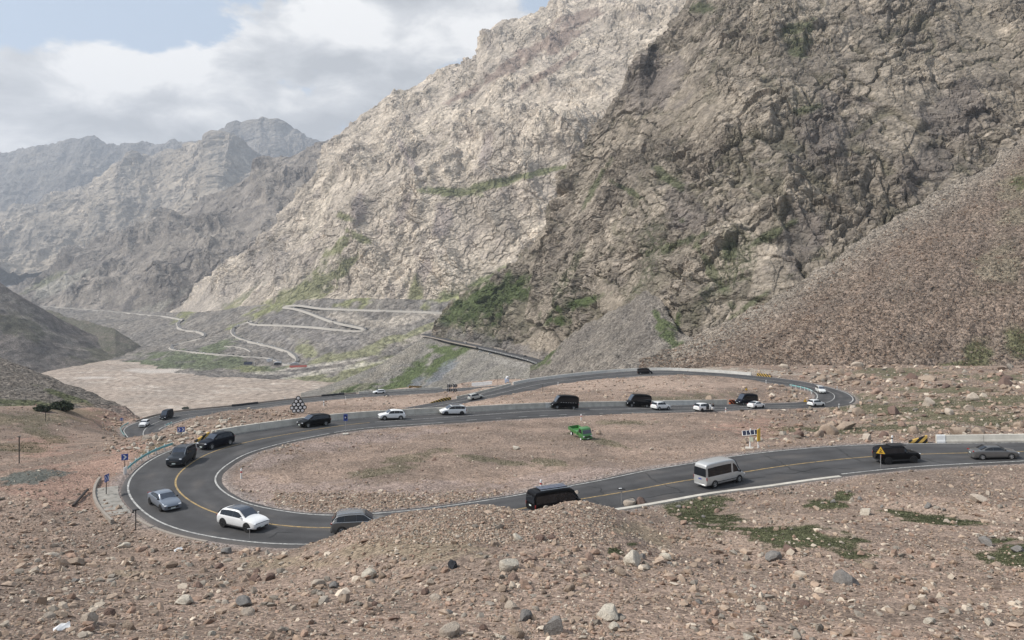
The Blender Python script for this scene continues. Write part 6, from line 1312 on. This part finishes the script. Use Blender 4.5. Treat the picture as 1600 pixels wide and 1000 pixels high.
# ------------------------------------------------------------------ stones
ENV = np.minimum.accumulate(TPY, axis=0)
def hits(px, py):
    """First surface of the terrain sheet at many pixels."""
    j = np.clip(np.searchsorted(PXG, px), 0, nP - 1); Y = np.zeros(len(px)); bd = np.zeros(len(px)); od = np.argsort(j); js, st = np.unique(j[od], return_index=True)
    for k, jj in enumerate(js):
        ii = od[st[k]:st[k + 1] if k + 1 < len(st) else None]; r = np.clip(np.searchsorted(-ENV[:, jj], -py[ii]), 1, nW - 1)
        a = np.clip((TPY[r - 1, jj] - py[ii]) / (TPY[r - 1, jj] - TPY[r, jj] + 1e-9), 0, 1); Y[ii] = TY[r - 1, jj] + a * (TY[r, jj] - TY[r - 1, jj]); bd[ii] = bestd[r, jj]
    X = (px - 800) / F * Y; return X, Y, bil(TZ, PXG, WG, px, np.log(Y)), bd
TONES = np.array([(.39, .30, .23), (.33, .23, .175), (.28, .245, .205), (.54, .46, .37), (.13, .10, .08), (.35, .26, .195)])
def ico():
    t = (1 + 5 ** .5) / 2; V = np.array([(-1, t, 0), (1, t, 0), (-1, -t, 0), (1, -t, 0), (0, -1, t), (0, 1, t), (0, -1, -t), (0, 1, -t), (t, 0, -1), (t, 0, 1), (-t, 0, -1), (-t, 0, 1)], float); V /= np.linalg.norm(V[0])
    Fc = np.array([(0, 11, 5), (0, 5, 1), (0, 1, 7), (0, 7, 10), (0, 10, 11), (1, 5, 9), (5, 11, 4), (11, 10, 2), (10, 7, 6), (7, 1, 8), (3, 9, 4), (3, 4, 2), (3, 2, 6), (3, 6, 8), (3, 8, 9), (4, 9, 5), (2, 4, 11), (6, 2, 10), (8, 6, 7), (9, 8, 1)]); return V, Fc
IV, IF = ico()
KINDS_ = []
for k in range(24):
    v = IV * rng.uniform(.7, 1.25, (12, 1)) * rng.uniform(.55, 1.3, (1, 3))
    for _ in range(5):
        n_ = rng.normal(size=3); n_ /= np.linalg.norm(n_); d_ = v @ n_; v = v - np.outer(np.maximum(d_ - .42, 0), n_)
    KINDS_.append(v)
KINDS_ = np.array(KINDS_)
def stones(name, X, Y, Z, S, mat, tones=TONES, wts=(.3, .2, .17, .15, .03, .15)):
    n = len(X); v = KINDS_[rng.integers(0, 24, n)] * S[:, None, None] * np.array([1, 1, .68]); a = rng.uniform(0, 6.28, n); c, s_ = np.cos(a)[:, None], np.sin(a)[:, None]
    tl = rng.normal(0, .35, n)[:, None]; x, y, z = v[..., 0], v[..., 1], v[..., 2]; y, z = y * np.cos(tl) - z * np.sin(tl), y * np.sin(tl) + z * np.cos(tl); x, y = x * c - y * s_, x * s_ + y * c
    Vv = np.stack([x + X[:, None], y + Y[:, None], z + (Z + S * .18)[:, None]], -1).reshape(-1, 3); Fc = (IF[None] + (np.arange(n) * 12)[:, None, None]).reshape(-1, 3)
    t = tones[rng.choice(len(tones), n, p=wts)] * rng.uniform(.62, 1.12, (n, 1)); o = put(bpy.data.objects.new(name, raw_mesh(name, Vv, Fc, mat, False, {"Col": np.repeat(t, 12, 0)}))); tag(o, kind='stuff'); return o
s, stone_m = newmat("stone"); o_ = s.n("ShaderNodeTexCoord").outputs["Object"]; c_ = s.n("ShaderNodeAttribute", attribute_name="Col").outputs["Color"]
s.bsdf(s.scale(c_, s.rng(s.noise(o_, 9, 5, .65), .3, .7, .75, 1.2)), .95, s.bump(s.noise(o_, 14, 5, .7), .5, .03), 0, .12)
def scatter(n, x0, x1, y0, y1, smin, smax, pw, clump=0.0, seed=0, keep=None):
    px = rng.uniform(x0, x1, n); py = y0 + (y1 - y0) * rng.uniform(0, 1, n); X, Y, Z, bd = hits(px, py)
    S = (smin + (smax - smin) * rng.uniform(0, 1, n) ** pw) * .5 / F * Y * rng.uniform(.8, 1.2, n); m = (bd > .9 + S) & (Y < 420)
    if clump: m &= fbm(np.stack([X, Y, 0 * X], 1) / 5, 3, seed + 300) + rng.uniform(-.6, .6, n) > -.25 + clump * .3
    r_ = np.clip(np.searchsorted(WG, np.log(Y)), 0, nW - 1); c_ = np.clip(np.searchsorted(PXG, px), 0, nP - 1); m &= (gm[r_, c_] < .3) | (rng.uniform(0, 1, n) < .38)
    return X[m], Y[m], Z[m], S[m]
A_ = [scatter(62000, -120, 1720, 765, 1100, 2.4, 8.5, 4, .35, 1), scatter(9000, -120, 1720, 780, 1080, 6, 16, 3, .8, 2), scatter(5200, -120, 1720, 860, 1100, 8, 26, 3, 1.0, 12), scatter(16000, 430, 960, 770, 850, 2.4, 6.5, 3, 0, 3)]
stones("gravel", *[np.concatenate([a[i] for a in A_]) for i in range(4)], stone_m)
A_ = [scatter(30000, -120, 1720, 560, 770, 1.7, 5, 4, .2, 4), scatter(9000, 1150, 1720, 560, 780, 2, 10, 4, .3, 5), scatter(5000, 1200, 1720, 572, 692, 3, 15, 3, .8, 14), scatter(2600, 160, 470, 640, 710, 2, 9, 3, 0, 6), scatter(3000, 560, 1100, 585, 640, 1.8, 6, 3, .3, 8)]
stones("gravel", *[np.concatenate([a[i] for a in A_]) for i in range(4)], stone_m)
ii = rng.integers(0, SV.shape[0] - 40, 17000); jj = rng.integers(0, SV.shape[1], 17000); Q = SV[ii, jj]; S = (1.6 + 4.5 * rng.uniform(0, 1, 17000) ** 5) * .5 / F * Q[:, 1]; m = SY[ii, jj] < 592
stones("scree_stones", Q[m, 0], Q[m, 1], Q[m, 2], S[m], stone_m, TONES * (.62, .58, .55))
# boulders, each its own
def boulder_mesh(k):
    bm = bmesh.new(); bmesh.ops.create_icosphere(bm, subdivisions=3, radius=1); r_ = np.random.default_rng(50 + k); V = np.array([v.co for v in bm.verts])
    for _ in range(11):
        n_ = r_.normal(size=3); n_ /= np.linalg.norm(n_); d_ = V @ n_; V = V - np.outer(np.maximum(d_ - r_.uniform(.55, .8), 0), n_)
    V *= r_.uniform(.75, 1.2, 3) * np.array([1, .9, .78]); V += V * (fbm(V * 2.2 + k * 7, 4, 400 + k) * .07)[:, None]
    for v, q in zip(bm.verts, V): v.co = q
    me = bpy.data.meshes.new("boulder"); bm.to_mesh(me); bm.free(); me.polygons.foreach_set("use_smooth", [True] * len(me.polygons)); me.set_sharp_from_angle(angle=math.radians(24)); return me
BM_ = [boulder_mesh(k) for k in range(12)]
def stone_paint(name, c, c2):
    s, m = newmat(name); o = s.n("ShaderNodeTexCoord").outputs["Object"]; n1, n2 = s.noise(o, 2.2, 7, .65, .4), s.noise(o, 9, 6, .65)
    s.bsdf(s.scale(s.mix(s.rng(n1, .35, .65, 0, 1), c, c2), s.rng(n2, .3, .7, .75, 1.2)), .95, s.bump(s.math('ADD', n1, s.math('MULTIPLY', n2, .5)), .8, .12), 0, .12); return m
SM = {'pale': stone_paint("stone_pale", (.46, .395, .325), (.36, .30, .245)), 'tan': stone_paint("stone_tan", (.35, .275, .21), (.27, .21, .165)), 'pink': stone_paint("stone_pink", (.31, .22, .175), (.25, .175, .14)), 'grey': stone_paint("stone_grey", (.235, .22, .205), (.17, .16, .15)), 'dark': stone_paint("stone_dark", (.055, .058, .066), (.035, .038, .045)), 'cream': stone_paint("stone_cream", (.55, .50, .42), (.44, .39, .32)), 'brown': stone_paint("stone_brown", (.19, .13, .105), (.14, .10, .085))}
def boulder(px, py, w_, tone, label, k=None, flat=1.0, group=None, mn=8):
    a = hit(px, py, mn); s_ = w_ * .5 / F * a[1]; k = random.randrange(12) if k is None else k
    key = ("b", k, tone)
    if key not in BMT: me = BM_[k].copy(); me.materials.clear(); me.materials.append(SM[tone]); BMT[key] = me
    o = put(bpy.data.objects.new("boulder", BMT[key])); o.location = a + (0, 0, s_ * .30 * flat); o.scale = (s_, s_, s_ * flat); o.rotation_euler = (random.uniform(-.25, .25), random.uniform(-.25, .25), random.uniform(0, 6.28)); return tag(o, label, "boulder", group)
BMT = {}
for q in [(700, 992, 40, 'pale', "large cream boulder with a flat top at the bottom of the rubble"), (948, 968, 44, 'cream', "long yellowish block lying across the lower rubble"), (961, 983, 22, 'cream', "small cream block right under the long yellowish one"), (793, 888, 36, 'cream', "pale slab-like boulder alone in the middle of the rubble"), (708, 887, 22, 'dark', "blue-black rounded rock left of the pale slab-like boulder"), (866, 988, 46, 'grey', "low grey rock at the lower edge, left of the yellowish block"), (806, 992, 30, 'tan', "tan rock at the lower edge between two larger boulders"), (820, 968, 30, 'grey', "rough grey rock above the tan rock at the lower edge"),
          (575, 903, 26, 'cream', "pale wedge-shaped rock on the left slope of the rubble"), (497, 916, 24, 'pale', "upright pale rock with a sharp edge, left of the wedge-shaped one"), (522, 918, 18, 'grey', "small grey-white rock touching the upright pale rock"), (288, 944, 28, 'cream', "white-topped rock on the lower left rubble"), (382, 946, 32, 'grey', "grey angular rock beneath two brown ones"), (398, 909, 22, 'brown', "brown rock, the left of a touching pair"), (421, 906, 22, 'brown', "brown rock, the right of a touching pair"), (120, 882, 24, 'tan', "broad tan rock on the left rubble"), (140, 972, 28, 'pale', "flat pale rock at the lower left of the rubble"), (200, 984, 26, 'tan', "sloping tan slab at the lower left of the rubble"), (172, 960, 20, 'brown', "dark brown rock between two pale slabs"),
          (808, 843, 20, 'cream', "pale angular rock under the rubble lip"), (845, 843, 17, 'brown', "brown rock, the left of a pair under the lip"), (862, 842, 16, 'brown', "brown rock, the right of a pair under the lip"), (986, 882, 40, 'cream', "long white slab leaning on the bank near a dark green tuft"), (1004, 872, 16, 'grey', "small blue-grey rock behind the long white slab"), (1040, 874, 22, 'cream', "bright white rock right of the long white slab"), (1354, 804, 22, 'cream', "smooth egg-shaped pale rock on the right slope"), (1207, 874, 32, 'grey', "dark grey domed rock above the grass patch"), (1233, 862, 22, 'brown', "reddish brown slab beside the dark grey domed rock"), (1322, 912, 38, 'grey', "jagged greenish grey slab right of centre"), (1255, 948, 22, 'brown', "small brown rock below the jagged slab"), (1540, 852, 28, 'grey', "tilted slate-grey slab on the far right slope"), (1454, 975, 22, 'cream', "white block at the lower right"), (1592, 962, 24, 'tan', "round tan rock at the lower right edge"), (1544, 976, 20, 'cream', "small white block left of the round tan rock"), (1530, 784, 28, 'pale', "pale rock alone on the upper right slope"), (1590, 862, 20, 'grey', "grey rock in the grass at the right edge"),
          (1296, 678, 30, 'tan', "big tan boulder, the left of a pair above the near road"), (1320, 671, 34, 'tan', "big grey-brown boulder, the upper of the pair above the near road", 4, .9), (1278, 683, 22, 'tan', "smaller tan boulder leaning on the left of the big pair"), (1428, 676, 22, 'tan', "tan boulder just above the striped wedge"), (1498, 678, 26, 'tan', "tan dome-shaped boulder above the pale barrier"), (1338, 574, 20, 'pale', "pale flat boulder at the toe of the rubble slope"), (1450, 594, 30, 'tan', "flat tan rock right of the far hairpin", 3, .5), (1332, 592, 14, 'tan', "small tan boulder over the far hairpin"), (936, 644 + 34, 12, 'tan', "tan boulder right behind the green truck"), (806, 702, 12, 'cream', "pale boulder in the middle of the island"), (604, 567.5 + 52, 9, 'dark', "dark rock on the bank under the small white car"), (1110, 626, 14, 'tan', "tan boulder behind the barrier above the open-door car"), (982, 790, 24, 'pale', "pale block at the kerb, left of a darker one"), (1002, 788, 22, 'brown', "dark brown block at the kerb beside the pale one"), (900, 772, 12, 'pale', "small pale rock on top of the rubble lip"), (1186, 690, 14, 'cream', "cream rock at the foot of the yellow board"), (1164, 692, 12, 'tan', "tan rock left of the solar mast")]:
    boulder(*q[:7], mn=6 if q[1] > 800 else 60)
ZN = [(56, 175, 385, 655, 706, 7, 15, ('cream', 'cream', 'pale', 'cream'), "among the boulder ridge over the lower hairpin", 100), (80, 20, 1580, 850, 1000, 10, 25, ('pale', 'cream', 'tan', 'pink', 'grey', 'pale', 'brown', 'tan'), "in the foreground rubble", 8), (60, 1240, 1598, 578, 690, 8, 25, ('tan', 'pink', 'brown', 'tan', 'pale'), "on the grassy rubble right of the far hairpin", 80), (30, 960, 1590, 762, 850, 7, 14, ('pale', 'tan', 'pink', 'grey'), "on the bank below the near road", 50), (22, 420, 1220, 660, 790, 5, 10, ('tan', 'pale', 'pink'), "on the stony island between two roads", 80)]
names_t = dict(cream="cream-white", pale="pale", tan="tan", pink="pinkish", grey="grey", brown="dark brown")
for n, x0, x1, y0, y1, s0, s1, tones, where, mn in ZN:
    c = 0; tries = 0
    while c < n and tries < 3000:
        tries += 1; px, py = random.uniform(x0, x1), random.uniform(y0, y1)
        if where.startswith("among") and abs(py - (722 - (px - 175) * .27)) > 22 and random.random() < .9: continue
        a = hit(px, py, mn)
        if a is None or a[1] > 330: continue
        j = int(np.abs(PXG - px).argmin()); i = int(np.clip(np.searchsorted(WG, math.log(a[1])), 0, nW - 1))
        w_ = s0 + (s1 - s0) * random.random() ** 2.2
        if bestd[i, j] < 1.0 + w_ * .5 / F * a[1]: continue
        big = w_ > s0 + (s1 - s0) * .3; t = random.choice(tones); lb = "%s %s boulder %s" % ("broad" if big else "small", names_t[t], where)
        boulder(px, py, w_, t, lb, group=lb.replace("boulder", "boulders"), mn=mn); c += 1
# ------------------------------------------------------------------ low grass and shrubs
leaf_m = paint("grass_leaf", (.058, .066, .030), .8, var=.4, vs=.6)
def tufts(n, h0, h1):
    rr, cc = np.where((gm > .4) & (TY < 200)); wgt = np.where(TY[rr, cc] < 92, 1.0, .22); k = rng.choice(len(rr), n, p=wgt / wgt.sum()); X, Y, Z = TX[rr[k], cc[k]], TY[rr[k], cc[k]], TZ[rr[k], cc[k]]
    X = X + rng.normal(0, .05, n); V, Fc = [], []; B = 5; hh = rng.uniform(h0, h1, n) * np.clip(Y / 60, .8, 2.2)
    for b in range(B):
        a = rng.uniform(0, 6.28, n); l = rng.uniform(.4, 1.0, n) * hh; dx, dy = np.cos(a) * hh * .5, np.sin(a) * hh * .5; wx, wy = -np.sin(a) * hh * .14, np.cos(a) * hh * .14
        V.append(np.stack([np.stack([X + wx, Y + wy, Z - .02], 1), np.stack([X - wx, Y - wy, Z - .02], 1), np.stack([X + dx, Y + dy, Z + l], 1)], 1))
    V = np.stack(V, 1).reshape(-1, 3); tag(put(bpy.data.objects.new("grass", raw_mesh("grass", V, np.arange(len(V)).reshape(-1, 3), leaf_m))), kind='stuff')
tufts(30000, .05, .12)
shrub_m = paint("shrub_leaf", (.040, .050, .024), .85, var=.4, vs=1.5)
def shrub(px, py, w_, label):
    a = hit(px, py, 60); s_ = w_ * .5 / F * a[1]; n = 900; r_ = rng; d = r_.normal(size=(n, 3)); d /= np.linalg.norm(d, axis=1)[:, None]; lump = 1 + .35 * perlin(d * 2.3 + px, 7); q = d * (lump * r_.uniform(.55, 1, n) ** .6)[:, None] * np.array([1, .8, .45]) * s_; q[:, 2] += s_ * .28; q = q[q[:, 2] > -.05]; n = len(q)
    u = r_.normal(size=(n, 3)) * s_ * .09; v = r_.normal(size=(n, 3)) * s_ * .09; V = np.stack([q + u, q - u * .6 + v, q - v], 1).reshape(-1, 3)
    root = empty("shrub", a, 0, label, "shrub"); put(bpy.data.objects.new("foliage", raw_mesh("foliage", V, np.arange(len(V)).reshape(-1, 3), shrub_m)), root); mb = MB(); [mb.tube((0, 0, -.2), (math.cos(k) * s_ * .5, math.sin(k) * s_ * .4, s_ * .6), .06, 6, 0, .02) for k in (0, 1.3, 2.6, 3.9, 5.2)]; mb.build("stems", pole_b, root)
for q in ((96, 640, 34, "broad dark shrub at the foot of the left hill"), (128, 634, 20, "small dark shrub nearest the lower hairpin, on the left hill's foot"), (66, 642, 24, "dark shrub left of the broad one on the left slope"), (290, 639.5, 10, "low dark shrub beyond the cargo van")): shrub(*q)
